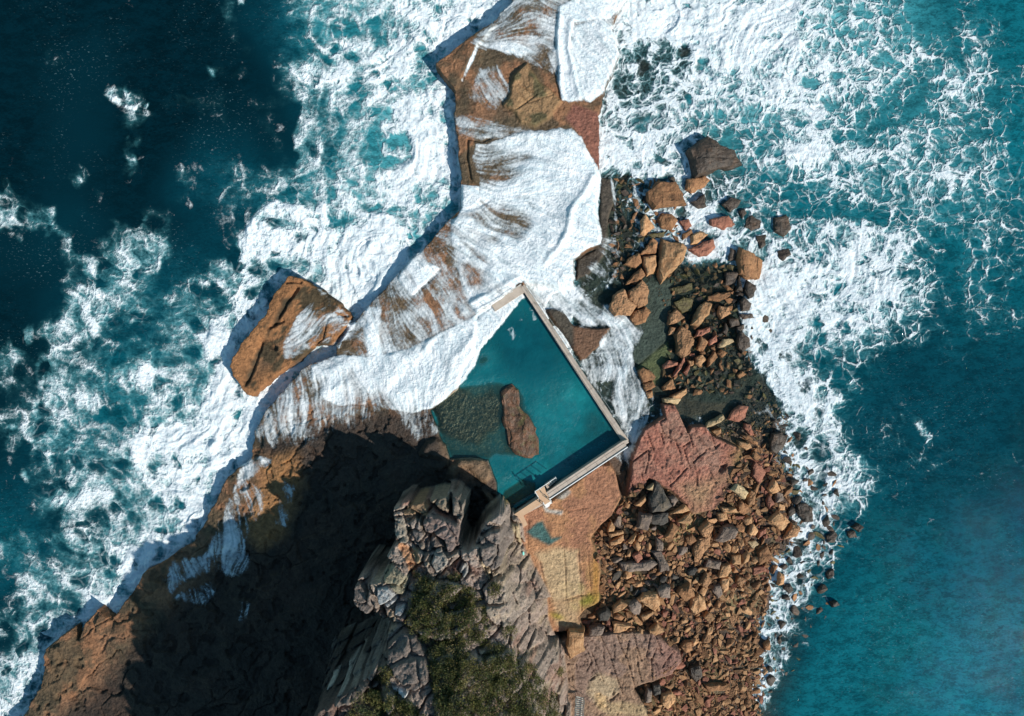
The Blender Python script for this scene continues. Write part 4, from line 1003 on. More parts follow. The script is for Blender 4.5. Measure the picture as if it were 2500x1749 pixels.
# ------------------------------------------------------------------ boulders
def boulder_from_outline(pts, z0, hgt, tilt=(0, 0), seed=0, flat=.62, rough=.07):
    """closed rock: outline (world xy) grown into side walls, a chamfered shoulder and a broken top"""
    r = random.Random(seed)
    n = len(pts)
    cx = sum(p[0] for p in pts) / n; cy = sum(p[1] for p in pts) / n
    loc = [(p[0] - cx, p[1] - cy) for p in pts]
    # resample so that every edge has several points, with a chipped outline
    R = sum(math.hypot(*p) for p in loc) / n
    out = []
    for i in range(n):
        a = loc[i]; b = loc[(i + 1) % n]
        L = math.hypot(b[0] - a[0], b[1] - a[1])
        k = max(1, int(L / (R * .33)))
        for j in range(k):
            t_ = j / k; jj = 0 if j == 0 else R * .045
            out.append((a[0] + (b[0] - a[0]) * t_ + r.uniform(-jj, jj), a[1] + (b[1] - a[1]) * t_ + r.uniform(-jj, jj)))
    bm = bmesh.new()
    rings = [(-.45, 1.0), (.25, 1.03), (.62, .99), (.88, .90), (1.0, flat), (1.03, flat * .45)]
    ph = r.uniform(0, 6.28)
    vr = []
    for zz, s in rings:
        ring = []
        for (x, y) in out:
            k = 1 + .05 * math.sin(3 * math.atan2(y, x) + ph + zz * 2)
            zt_ = hgt * zz + (tilt[0] * x + tilt[1] * y) * max(zz, 0)
            ring.append(bm.verts.new((x * s * k * 1.1, y * s * k * 1.1, zt_)))
        vr.append(ring)
    for a, b_ in zip(vr, vr[1:]):
        for i in range(len(out)):
            j = (i + 1) % len(out)
            bm.faces.new((a[i], a[j], b_[j], b_[i]))
    c = bm.verts.new((0, 0, hgt * 1.03)); top = vr[-1]
    for i in range(len(out)):
        bm.faces.new((top[i], top[(i + 1) % len(out)], c))
    bm.faces.new(list(reversed(vr[0])))
    bmesh.ops.triangulate(bm, faces=bm.faces[:])
    big = R > .9
    bmesh.ops.subdivide_edges(bm, edges=bm.edges[:], cuts=1, use_grid_fill=True)
    if big:
        bmesh.ops.triangulate(bm, faces=bm.faces[:])
        bmesh.ops.subdivide_edges(bm, edges=bm.edges[:], cuts=1, use_grid_fill=True)
    bm.normal_update()
    off = Vector((seed * 3.7, seed * 1.3, 0))
    for v in bm.verts:
        q = v.co / max(R, .3)
        d = mnoise.fractal(q * 1.6 + off, .9, 2.2, 4) * rough * R
        cell = mnoise.cell(q * 1.9 + off) * rough * .55 * R
        v.co += v.normal * (d + cell)
    me = bpy.data.meshes.new('boulder'); bm.to_mesh(me); bm.free()
    o = bpy.data.objects.new('boulder', me); COL.objects.link(o)
    o.location = (cx, cy, z0)
    return o

BLD = []       # (px, py, radius px) of every placed boulder
def place(pts_px, mat, hgt, label, seed, cat='boulder', z=None, tilt=None, flat=.62, rough=.07, name='boulder'):
    cx = sum(p[0] for p in pts_px) / len(pts_px); cy = sum(p[1] for p in pts_px) / len(pts_px)
    g = ground(cx, cy)
    zz = g.z if z is None else z
    r = random.Random(seed * 13 + 5)
    w = [P(x, y, max(zz, 0) + hgt * .6) for x, y in pts_px]
    if tilt is None: tilt = (r.uniform(-.13, .13), r.uniform(-.13, .13))
    o = boulder_from_outline([(v.x, v.y) for v in w][::-1], zz, hgt, tilt, seed, flat, rough)
    o.name = name; o.data.name = name
    o.data.materials.append(MR[mat])
    tag(o, label, cat)
    rad = sum(math.hypot(x - cx, y - cy) for x, y in pts_px) / len(pts_px)
    BLD.append((cx, cy, rad * .9))
    return o

R1 = (1480, 320, .218); R2 = (1480, 650, .218); R3 = (1480, 960, .218)
BIG = [
 (R1, 'dark', 1.9, 'huge dark brown wedge boulder alone in foam, farthest out at the top', [(1150, 70), (1290, 150), (1440, 190), (1500, 345), (1380, 385), (1200, 430), (1030, 480), (985, 330), (930, 215), (1050, 130)]),
 (R1, 'brown', 1.5, 'broad rounded brown slab boulder at the top of the boulder field', [(580, 590), (780, 570), (850, 690), (870, 800), (700, 830), (550, 860), (470, 770), (460, 690)]),
 (R1, 'brown', .8, 'low foam-ringed boulder between the broad brown slab and the dark wedge', [(920, 540), (1100, 510), (1160, 550), (1080, 630), (960, 680), (905, 650)]),
 (R1, 'tan', .9, 'sharp triangular tan rock at the left edge of the boulder field', [(440, 930), (545, 1080), (430, 1150), (395, 1140), (400, 1000)]),
 (R1, 'brown', .8, 'round wet-topped tan boulder below the broad brown slab', [(640, 920), (740, 930), (790, 1000), (740, 1100), (620, 1070), (590, 990)]),
 (R1, 'red', .7, 'small reddish boulder touching foam right of the round one', [(830, 1010), (920, 990), (960, 1060), (890, 1110)]),
 (R1, 'brown', .6, 'small brown stone at the foam edge beneath the small reddish boulder', [(860, 1150), (960, 1095), (975, 1150), (870, 1205)]),
 (R1, 'tan', .8, 'tilted flat tan rock on the foam edge above a smooth red-brown boulder', [(960, 1170), (1060, 1120), (1140, 1160), (1020, 1260), (960, 1260)]),
 (R1, 'red', 1.0, 'smooth red-brown boulder with foam on its lower right side', [(940, 1320), (1080, 1260), (1200, 1210), (1220, 1300), (1140, 1390), (1060, 1395), (1000, 1360)]),
 (R1, 'red', .9, 'reddish foam-washed boulder standing apart within white foam', [(1170, 990), (1370, 950), (1430, 1040), (1330, 1090), (1180, 1050)]),
 (R1, 'dark', .7, 'dark jagged rock in foam below the huge wedge boulder', [(1400, 740), (1520, 770), (1470, 850), (1390, 900), (1320, 820)]),
 (R1, 'dark', .5, 'small dark round stone in foam beside the dark jagged rock', [(1490, 890), (1560, 870), (1580, 920), (1530, 970)]),
 (R1, 'dark', .7, 'dark wet triangular rock in foam right of the broad brown slab', [(1000, 780), (1100, 710), (1115, 840), (1040, 860), (960, 790)]),
 (R1, 'dark', .25, 'foam-veiled grey boulder just breaking the surface', [(1580, 980), (1650, 940), (1740, 1000), (1740, 1080), (1640, 1110), (1560, 1070)]),
 (R1, 'dark', .6, 'black round boulder farthest right in the upper foam', [(1900, 970), (2030, 940), (2090, 1080), (2000, 1165), (1900, 1120)]),
 (R1, 'dark', .3, 'dark oval boulder low in foam left of the black round one', [(1690, 1170), (1800, 1160), (1800, 1270), (1740, 1310)]),
 (R1, 'brown', 1.4, 'large brown-grey block with wet pale face at the surf edge', [(1520, 1330), (1640, 1370), (1740, 1450), (1720, 1640), (1620, 1640), (1510, 1590), (1480, 1450)]),
 (R1, 'dark', .5, 'narrow dark stone in foam beside the large brown-grey block', [(1400, 1310), (1460, 1340), (1450, 1440), (1380, 1450)]),
 (R1, 'dark', .35, 'dark wet boulder streaked by foam right of the large brown-grey block', [(1930, 1340), (2060, 1310), (2080, 1380), (2000, 1440), (1940, 1400)]),
 (R1, 'tan', 1.6, 'tall wedge-shaped tan boulder narrowing to a point downwards', [(640, 1220), (720, 1250), (860, 1260), (910, 1310), (860, 1440), (780, 1540), (700, 1610), (640, 1670), (610, 1560), (620, 1380)]),
 (R1, 'brown', .9, 'angular brown rock left of the tall wedge-shaped boulder', [(520, 1210), (585, 1250), (550, 1360), (400, 1370), (460, 1300)]),
 (R1, 'brown', .9, 'leftmost brown fin-shaped rock above the twin big boulders', [(370, 1370), (390, 1470), (330, 1530), (210, 1490), (270, 1420)]),
 (R1, 'tan', .9, 'split tan rock with curved edge beside the tall wedge-shaped boulder', [(420, 1410), (550, 1400), (575, 1490), (530, 1580), (460, 1620), (430, 1500)]),
 (R1, 'olive', .35, 'low flat algae-brown slab between triangle rock and wedge boulder', [(480, 1160), (650, 1130), (650, 1180), (540, 1200)]),
 (R2, 'brown', .9, 'rounded brown rock directly above the twin big boulders', [(390, 30), (440, 100), (340, 190), (230, 200), (300, 100)]),
 (R2, 'pitted', 1.3, 'upper right one of the twin big boulders, heavily pitted', [(400, 170), (480, 270), (460, 400), (360, 455), (250, 370), (270, 280), (340, 230)]),
 (R2, 'pitted', 1.5, 'lower left one of the twin big boulders, ringed by foam', [(200, 270), (240, 370), (320, 440), (260, 540), (110, 540), (50, 470), (90, 330)]),
 (R2, 'brown', 1.0, 'smooth brown egg-shaped boulder below the twin big boulders', [(440, 465), (485, 520), (440, 620), (330, 650), (275, 600), (310, 520)]),
 (R2, 'pitted', 1.0, 'pitted wedge boulder at the right edge of the flat grey slab', [(790, 490), (880, 580), (800, 620), (700, 655), (720, 540)]),
 (R2, 'tan', 1.1, 'long smooth pale plank-like slab lying diagonally', [(1120, 400), (1200, 420), (1150, 540), (1050, 655), (975, 640), (1040, 480)]),
 (R2, 'pitted', .9, 'pitted reddish block right of the long plank-like slab', [(1280, 450), (1370, 460), (1400, 530), (1290, 585), (1260, 530)]),
 (R2, 'brown', .5, 'half-sunk brown stone with a pale tip above the plank-like slab', [(1150, 340), (1250, 300), (1380, 290), (1390, 320), (1280, 390), (1150, 380)]),
 (R2, 'olive', .3, 'olive flat slab sunk in clear water above the algae boulder', [(740, 250), (960, 190), (970, 260), (780, 310)]),
 (R2, 'olive', .35, 'olive algae-coated boulder sunk in clear water', [(770, 410), (870, 350), (980, 380), (950, 490), (850, 520)]),
 (R2, 'dark', .4, 'dark submerged boulder with a brown centre near the surf edge', [(1350, 80), (1480, 60), (1450, 200), (1340, 210)]),
 (R2, 'dark', .8, 'narrow upright red-brown rock at the surf edge', [(1490, 110), (1530, 280), (1460, 270)]),
 (R2, 'dark', .8, 'round dark boulder in foam below the large brown-grey block', [(1580, 160), (1680, 220), (1660, 330), (1600, 360), (1550, 280)]),
 (R2, 'dark', .7, 'dark red-brown rock on the surf edge below the round dark one', [(1550, 350), (1630, 420), (1610, 490), (1520, 500), (1510, 400)]),
 (R2, 'dark', .35, 'thin dark stone pointing into the foam', [(1510, 540), (1640, 540), (1670, 580), (1540, 590)]),
 (R2, 'dark', .9, 'big dark oval boulder against the surf near the pale oblong stone', [(1500, 740), (1600, 800), (1610, 900), (1530, 970), (1480, 880)]),
 (R2, 'pitted', 1.4, 'big honeycomb-pitted oval boulder in the middle of the cluster', [(860, 690), (950, 740), (985, 830), (940, 970), (870, 1010), (810, 960), (790, 770)]),
 (R2, 'pitted', .6, 'small pitted stone left of the big honeycomb boulder', [(730, 680), (785, 690), (760, 760), (700, 770)]),
 (R2, 'red', .6, 'long narrow red slab right of the big honeycomb boulder', [(1000, 790), (1040, 720), (1160, 690), (1160, 730), (1060, 790)]),
 (R2, 'brown', .8, 'pointed brown boulder below the long narrow red slab', [(1060, 790), (1140, 850), (1080, 960), (1030, 930)]),
 (R2, 'red', .6, 'small reddish rock right of the pointed brown boulder', [(1150, 840), (1240, 770), (1240, 840), (1160, 890)]),
 (R2, 'pale', .7, 'pale oblong stone catching the sun near the surf edge', [(1270, 880), (1320, 820), (1420, 820), (1430, 850), (1330, 900), (1270, 910)]),
 (R2, 'tan', .8, 'round grey-tan boulder with a notch in its top', [(1010, 1030), (1080, 990), (1115, 1050), (1060, 1120), (1005, 1090)]),
 (R2, 'brown', .7, 'tall brown leaning rock right of the notched round boulder', [(1220, 960), (1250, 1020), (1180, 1100), (1140, 1130), (1150, 1040)]),
 (R2, 'brown', .5, 'brown rock with orange edge by the small teal rock pool', [(1250, 980), (1300, 940), (1360, 970), (1310, 1030)]),
 (R2, 'red', .8, 'red layered rock lying on the pale pool floor', [(640, 1120), (700, 1060), (800, 1080), (800, 1110), (650, 1150)]),
 (R2, 'red', .7, 'long red blade of rock below the big honeycomb boulder', [(870, 1040), (880, 1080), (800, 1210), (750, 1240), (790, 1160)]),
 (R2, 'red', .6, 'short red blade of rock beside the longer one', [(940, 1090), (940, 1150), (900, 1220), (870, 1190)]),
 (R2, 'tan', .5, 'small square tan stone between red blades and round boulder', [(920, 1060), (980, 1060), (980, 1110), (940, 1120)]),
 (R2, 'brown', .9, 'ridged brown boulder beside the white channel by the pool', [(420, 1140), (480, 1160), (555, 1240), (540, 1270), (410, 1300), (370, 1190)]),
 (R2, 'brown', .7, 'brown block next below the ridged boulder by the channel', [(420, 1320), (520, 1290), (560, 1350), (440, 1410)]),
 (R2, 'tan', .5, 'lowest small tan block of the three beside the channel', [(450, 1420), (520, 1400), (525, 1470), (470, 1480)]),
 (R2, 'brown', .8, 'brown wedge rock standing in dark water above the red ledge', [(740, 1270), (770, 1370), (650, 1390), (640, 1350)]),
 (R2, 'tan', .7, 'long tan rock leaning on the pale stone at the red ledge tip', [(730, 1460), (900, 1380), (910, 1420), (840, 1490), (740, 1470)]),
 (R2, 'pale', .7, 'pale pitted stone sitting on the tip of the red ledge', [(650, 1490), (760, 1470), (840, 1500), (800, 1550), (650, 1530)]),
 (R2, 'brown', .45, 'lone small brown stone in a still clear pool', [(1480, 1220), (1530, 1180), (1580, 1210), (1500, 1260)]),
 (R2, 'dark', .6, 'slim dark stone among wet rocks above the pale oblong stone', [(1340, 640), (1370, 700), (1350, 780), (1310, 740)]),
 (R2, 'dark', .6, 'dark wet rock below the pitted reddish block', [(1370, 590), (1480, 590), (1500, 660), (1400, 680)]),
 (R2, 'dark', .5, 'dark stone touching surf above the big dark oval boulder', [(1470, 680), (1550, 650), (1550, 700), (1470, 760)]),
 (R3, 'pale', .9, 'pale pointed slab in the clear pool right of the red ledge', [(1140, 330), (1310, 250), (1325, 290), (1200, 370), (1130, 380)]),
 (R3, 'tan', .6, 'small grey-tan stone below the pale pointed slab', [(1190, 430), (1280, 400), (1280, 450), (1230, 475)]),
 (R3, 'red', .8, 'rounded purple-brown boulder in still water right of the pale slab', [(1500, 150), (1590, 150), (1560, 270), (1500, 320), (1390, 290), (1430, 200)]),
 (R3, 'red', .8, 'tall pinkish rock with a narrow foot near still water', [(1560, 350), (1610, 350), (1655, 470), (1610, 470), (1550, 400)]),
 (R3, 'tan', .8, 'broad tan scalloped rock right of the red ledge', [(1480, 540), (1600, 560), (1630, 610), (1560, 635), (1490, 590)]),
 (R3, 'brown', .9, 'brown ridge-backed rock leaning over the tan scalloped one', [(1520, 480), (1590, 480), (1690, 550), (1690, 590), (1610, 550)]),
 (R3, 'brown', .8, 'squat brown rock above the purple leaf-shaped slab', [(1650, 640), (1740, 720), (1680, 750), (1630, 720)]),
 (R3, 'dark', 1.1, 'big dark brown egg boulder at the right shore', [(1870, 470), (1960, 440), (2015, 510), (1970, 620), (1900, 680), (1850, 640), (1840, 540)]),
 (R3, 'red', .8, 'purple-red leaf-shaped slab in mossy ground', [(1670, 780), (1730, 810), (1780, 890), (1710, 1010), (1640, 920), (1640, 830)]),
 (R3, 'pale', 1.6, 'big pale orange block with long dark shadow beside the sandy ledge', [(1450, 1010), (1510, 1040), (1585, 1110), (1540, 1180), (1480, 1140), (1400, 1080)]),
 (R3, 'pitted', 1.0, 'tall pockmarked rock right of the big pale orange block', [(1620, 1090), (1670, 1120), (1650, 1240), (1590, 1250), (1580, 1170)]),
 (R3, 'tan', 1.3, 'upright brown triangular slab with a split down its face', [(1880, 965), (1950, 1090), (1850, 1130), (1815, 1070)]),
 (R3, 'grey', .9, 'grey-purple cube-like block below the split triangular slab', [(1910, 1110), (1980, 1130), (1980, 1200), (1900, 1220)]),
 (R3, 'red', .9, 'reddish pointed block left of the grey-purple cube', [(1830, 1140), (1880, 1240), (1820, 1290), (1795, 1210)]),
 (R3, 'tan', .7, 'small rounded tan stone above the big square tan block', [(1930, 1240), (1990, 1250), (2000, 1310), (1930, 1310)]),
 (R3, 'tan', 1.5, 'big square tan block near the right shore', [(1930, 1330), (2050, 1440), (1960, 1535), (1830, 1430)]),
 (R3, 'tan', 1.0, 'long tan slab with shadowed side at the sandy ledge edge', [(1290, 1280), (1440, 1290), (1470, 1335), (1310, 1330)]),
 (R3, 'tan', .9, 'tan block with dark left face below the long tan slab', [(1250, 1350), (1340, 1340), (1360, 1410), (1260, 1430)]),
 (R3, 'brown', .7, 'rough brown slab behind the long tan slab', [(1500, 1200), (1620, 1310), (1540, 1360), (1470, 1320)]),
 (R3, 'pitted', 1.4, 'tall rusty pitted boulder at the foot of the sandy ledge', [(1140, 1440), (1190, 1490), (1150, 1600), (1080, 1600), (1040, 1530)]),
 (R3, 'black', 1.7, 'huge blackened boulder at the head of the rubble', [(560, 1000), (620, 1060), (690, 1190), (730, 1260), (640, 1310), (500, 1330), (490, 1180)]),
 (R3, 'tan', 1.1, 'tan finger-shaped rock left of the huge blackened boulder', [(430, 1160), (450, 1190), (380, 1270), (325, 1250)]),
 (R3, 'pale', 1.3, 'pale chip of rock resting against the huge blackened boulder', [(470, 1050), (530, 1010), (520, 1090), (450, 1070)]),
 (R3, 'grey', 1.3, 'grey block right of the huge blackened boulder', [(700, 1170), (770, 1160), (805, 1200), (740, 1260)]),
 (R3, 'tan', 1.0, 'long tan triangular slab under the sandy ledge', [(710, 1350), (880, 1260), (935, 1310), (850, 1340)]),
 (R3, 'tan', 1.0, 'tan slab with one round hole in its face', [(800, 1440), (930, 1340), (960, 1420), (920, 1460)]),
 (R3, 'grey', 1.3, 'large dark grey slab leaning left of the black cluster', [(380, 1360), (510, 1360), (460, 1540), (350, 1500)]),
 (R3, 'black', 1.2, 'blackish broken block under the huge blackened boulder', [(520, 1360), (690, 1330), (690, 1440), (600, 1480), (510, 1450)]),
]
R4 = (1400, 1150, .1744); R5 = (1700, 1150, .218); R6 = (1380, 1400, .2178)
BIG += [
 (R4, 'pitted', 1.2, 'long crumbling honeycombed ridge of rock in mid rubble', [(1760, 940), (1920, 900), (1900, 1040), (1760, 1220), (1690, 1180), (1680, 1090)]),
 (R4, 'grey', 1.3, 'broad grey heart-shaped boulder in mid rubble', [(2110, 790), (2180, 770), (2290, 820), (2230, 940), (2100, 990), (1990, 960)]),
 (R4, 'grey', 1.0, 'large pale-streaked grey slab on the left of the rubble', [(690, 1300), (1080, 1260), (1170, 1290), (1050, 1390), (720, 1400)]),
 (R4, 'brown', 1.1, 'smooth leaning brown slab above the sandy puddle', [(1390, 740), (1480, 790), (1380, 930), (1290, 920)]),
 (R4, 'grey', 1.1, 'upright grey boulder left of the sandy puddle', [(1160, 940), (1250, 1000), (1250, 1120), (1160, 1100)]),
 (R4, 'grey', 1.0, 'wide grey boulder under the upright grey one', [(1110, 1150), (1220, 1120), (1310, 1300), (1330, 1380), (1210, 1400), (1180, 1250)]),
 (R4, 'red', .9, 'small pinkish cube lying on grey rubble', [(830, 1190), (910, 1130), (970, 1220), (890, 1280)]),
 (R4, 'brown', .9, 'pitted brown rock right of the sandy puddle', [(1570, 930), (1660, 890), (1710, 970), (1640, 1040), (1580, 1000)]),
 (R4, 'black', .8, 'dark green-grey rounded stone with a pale pillar below', [(1590, 1400), (1680, 1350), (1740, 1380), (1690, 1450), (1600, 1460)]),
 (R4, 'grey', .9, 'concave grey block right of the crumbling ridge', [(1880, 1240), (2060, 1270), (2030, 1370), (1850, 1340)]),
 (R4, 'tan', 1.0, 'rounded brown boulder below the concave grey block', [(2080, 1330), (2180, 1310), (2210, 1380), (2120, 1480), (2030, 1490)]),
 (R4, 'tan', .8, 'tan leaf-shaped stone at the upper left of the rubble', [(530, 720), (580, 790), (560, 840), (480, 850), (490, 770)]),
 (R4, 'tan', 1.0, 'sunlit tan spearhead rock with a black shadow', [(880, 870), (850, 970), (800, 1020), (760, 1000)]),
 (R4, 'tan', .9, 'low tan slab below the tan leaf-shaped stone', [(500, 880), (680, 840), (700, 870), (520, 930)]),
 (R4, 'tan', .9, 'notched tan slab at the left of the rubble', [(520, 990), (690, 900), (700, 970), (650, 1010), (520, 1040)]),
 (R5, 'tan', 1.0, 'rounded tan cone left of the reddish broken rock', [(630, 590), (690, 660), (650, 720), (590, 710), (600, 630)]),
 (R5, 'red', .7, 'reddish broken rock left of the big square tan block', [(700, 680), (780, 640), (770, 700), (690, 750)]),
 (R5, 'pale', .7, 'pale sunlit flat stone in the right rubble', [(570, 790), (660, 780), (695, 820), (630, 870)]),
 (R5, 'pitted', 1.2, 'long pockmarked slab at the right shore below the square block', [(1080, 600), (1165, 640), (1120, 730), (980, 770), (1030, 680)]),
 (R5, 'brown', 1.0, 'long dark brown slab tilted towards the shore', [(700, 920), (790, 840), (840, 950), (790, 1010), (700, 1040)]),
 (R5, 'tan', .9, 'square-faced tan block in the right rubble', [(400, 950), (490, 940), (495, 1040), (395, 1040)]),
 (R5, 'pitted', 1.0, 'pockmarked tan boulder beside the grey concave block', [(110, 1140), (165, 1220), (110, 1320), (40, 1250)]),
 (R5, 'tan', .9, 'kidney-shaped smooth tan stone', [(290, 1210), (360, 1200), (350, 1330), (300, 1350), (270, 1260)]),
 (R5, 'grey', .9, 'grey boulder with a pale shining top', [(200, 1290), (260, 1280), (290, 1380), (240, 1420), (180, 1340)]),
 (R5, 'pitted', .8, 'small pocked brown stone at the right of the rubble', [(470, 1180), (555, 1210), (500, 1300), (445, 1250)]),
 (R5, 'red', .7, 'low reddish slab near the mossy shore', [(640, 1090), (760, 1070), (780, 1120), (640, 1160)]),
 (R5, 'tan', .9, 'upright tan block right at the foam edge', [(940, 1150), (990, 1170), (985, 1270), (915, 1280)]),
 (R5, 'dark', .9, 'large round dark boulder in shore foam', [(1150, 390), (1250, 370), (1310, 430), (1310, 570), (1230, 570), (1150, 490)]),
 (R5, 'dark', .8, 'dark red-brown boulder at the outer edge of the shore foam', [(1760, 640), (1830, 600), (1890, 640), (1830, 690)]),
 (R5, 'dark', .5, 'wet dark boulder split by foam below the outer one', [(1710, 690), (1790, 680), (1810, 750), (1730, 760)]),
 (R5, 'dark', .4, 'wide round boulder under thin foam at the right shore', [(1480, 740), (1560, 680), (1600, 730), (1560, 810), (1480, 810)]),
 (R5, 'dark', .7, 'dark red rock alone at the lower outer foam edge', [(1520, 1480), (1590, 1470), (1620, 1510), (1540, 1540)]),
 (R5, 'dark', .5, 'dark oval stone in lower shore foam', [(1010, 1290), (1060, 1280), (1100, 1350), (1050, 1380), (990, 1330)]),
 (R6, 'grey', 1.2, 'smooth grey-mauve boulder on the left of the lower rubble', [(1040, 180), (1120, 140), (1170, 150), (1170, 265), (1050, 260)]),
 (R6, 'brown', 1.3, 'large smooth brown shield-shaped boulder in lower rubble', [(1290, 170), (1390, 110), (1440, 250), (1350, 310), (1265, 220)]),
 (R6, 'tan', 1.2, 'big tan boulder cracked in two across its face', [(1420, 280), (1490, 240), (1550, 290), (1570, 390), (1450, 460), (1410, 390)]),
 (R6, 'tan', 1.2, 'big smooth tan boulder above the sandy puddle pool', [(880, 230), (1020, 225), (1060, 340), (1000, 420), (930, 370), (830, 290)]),
 (R6, 'grey', 1.1, 'rounded grey-brown boulder above the sandy puddle pool', [(700, 350), (800, 310), (850, 350), (820, 450), (770, 460)]),
 (R6, 'tan', .9, 'rippled tan rock right of the sandy puddle pool', [(850, 470), (980, 420), (990, 450), (870, 540)]),
 (R6, 'tan', 1.0, 'tan wedge boulder below the rippled tan rock', [(1030, 560), (1110, 640), (1000, 690), (935, 640)]),
 (R6, 'grey', 1.2, 'dark topped boulder on the edge of the mossy ledge', [(280, 620), (360, 580), (430, 600), (410, 700), (250, 700)]),
 (R6, 'black', 1.4, 'big blackened boulder beside the mossy ledge', [(360, 440), (460, 390), (510, 450), (480, 520), (370, 520)]),
 (R6, 'tan', .9, 'flat tan slab along the rim of the cracked pavement', [(540, 560), (640, 560), (730, 590), (600, 680), (540, 660)]),
 (R6, 'tan', 1.0, 'grey-tan hump left of the sandy puddle pool', [(540, 380), (620, 310), (710, 340), (640, 400), (530, 440)]),
 (R6, 'tan', 1.3, 'loose ochre block with black gap beside the headland foot', [(50, 650), (210, 650), (195, 820), (215, 860), (60, 940), (20, 820), (40, 760)]),
 (R6, 'black', 1.1, 'round blackened boulder in a dark hollow at the bottom', [(980, 1250), (1060, 1240), (1060, 1340), (990, 1360)]),
 (R6, 'grey', 1.1, 'upright grey slab left of the slotted round boulder', [(920, 1290), (965, 1310), (960, 1420), (890, 1440)]),
 (R6, 'tan', 1.2, 'round tan boulder with a dark slot in it', [(1090, 1370), (1190, 1340), (1230, 1400), (1150, 1520), (1080, 1450)]),
 (R6, 'tan', .9, 'small pink-tan block at the right of the rubble', [(1600, 430), (1670, 490), (1620, 560), (1550, 490)]),
 (R6, 'brown', 1.0, 'round shadowed boulder at the edge of the purple bedrock', [(1340, 770), (1410, 770), (1420, 850), (1340, 890), (1300, 820)]),
 (R6, 'dark', 1.0, 'dark brown slab leaning over the purple bedrock', [(1400, 1060), (1500, 1020), (1540, 1150), (1460, 1210), (1400, 1130)]),
 (R6, 'brown', .9, 'long brown slab casting a black shadow near the lower shore', [(1560, 1240), (1800, 1250), (1840, 1300), (1600, 1310)]),
 (R6, 'brown', .9, 'brown boulder at the lower foam edge', [(2230, 800), (2290, 760), (2296, 860), (2240, 860)]),
]
for i, (rg, mt, hg, lab, pts) in enumerate(BIG):
    sea_rock = mt == 'dark' and hg < .95
    px = C(*rg, pts)
    cx = sum(p[0] for p in px) / len(px); cy = sum(p[1] for p in px) / len(px)
    g = ground(cx, cy)
    z = g.z
    if g.z < 0.2:                       # stands in water: its foot is on the bottom, its crown clears the surface as in the photo
        z = max(g.z, -.6)
        hg = hg * .85 - z
    place(px, mt, hg, lab, i + 1, z=z, flat=.5 + .25 * ((i * 7) % 5) / 5)

# ---- the long rock in the pool
pr = C(1020, 900, .1744, [(1330, 260), (1400, 340), (1430, 520), (1530, 700), (1640, 830), (1670, 1050), (1690, 1180), (1580, 1225), (1420, 1165), (1280, 1060), (1240, 900), (1220, 600), (1215, 400)])
o = place(pr, 'pool', 1.05, 'long dark brown rock rising out of the teal pool water', 301, 'rock', z=.45, tilt=(.05, -.02), flat=.5, rough=.075, name='pool_rock')

# ---- smaller rubble: prototypes copied over the bank
def proto(seed, mat, squash):
    r = random.Random(seed)
    bm = bmesh.new()
    for i in range(13):
        v = Vector((r.gauss(0, 1), r.gauss(0, 1), r.gauss(0, 1))).normalized()
        bm.verts.new((v.x * 1.15 * r.uniform(.8, 1.1), v.y * r.uniform(.7, 1.0), v.z * squash * r.uniform(.8, 1.1)))
    bmesh.ops.convex_hull(bm, input=bm.verts[:])
    bmesh.ops.delete(bm, geom=[v for v in bm.verts if not v.link_faces], context='VERTS')
    bmesh.ops.bevel(bm, geom=bm.edges[:], offset=.09, segments=1, affect='EDGES', profile=.6)
    bmesh.ops.triangulate(bm, faces=bm.faces[:])
    bmesh.ops.subdivide_edges(bm, edges=bm.edges[:], cuts=1)
    bm.normal_update()
    for v in bm.verts:
        v.co += v.normal * mnoise.fractal(v.co * 2.2 + Vector((seed * 2.1, 0, 0)), .9, 2.1, 4) * .07
    me = bpy.data.meshes.new('boulder'); bm.to_mesh(me); bm.free()
    me.materials.append(MR[mat])
    return me
PROTO = {k: [proto(ord(k[0]) * 7 + ord(k[1]) + j * 3, k, .62 + .1 * j) for j in range(6)] for k in ('tan', 'brown', 'red', 'grey', 'dark', 'pitted', 'pale', 'black')}

class Pip:
    def __init__(s, poly):
        s.p = poly
        s.b = (min(q[0] for q in poly), min(q[1] for q in poly), max(q[0] for q in poly), max(q[1] for q in poly))
    def inside(s, x, y):
        c = False; n = len(s.p); j = n - 1
        for i in range(n):
            xi, yi = s.p[i]; xj, yj = s.p[j]
            if (yi > y) != (yj > y) and x < (xj - xi) * (y - yi) / (yj - yi) + xi: c = not c
            j = i
        return c
    def rand(s, r):
        while True:
            x = r.uniform(s.b[0], s.b[2]); y = r.uniform(s.b[1], s.b[3])
            if s.inside(x, y): return x, y

cellsz = 40
BK = {}
def bk_add(x, y, r): BK.setdefault((int(x // cellsz), int(y // cellsz)), []).append((x, y, r))
for b_ in BLD: bk_add(*b_)
def clear(x, y, r, ov=.86):
    i, j = int(x // cellsz), int(y // cellsz)
    for a in (-1, 0, 1):
        for c in (-1, 0, 1):
            for (u, v, w) in BK.get((i + a, j + c), ()):
                if (u - x) ** 2 + (v - y) ** 2 < ((w + r) * ov) ** 2: return False
    return True

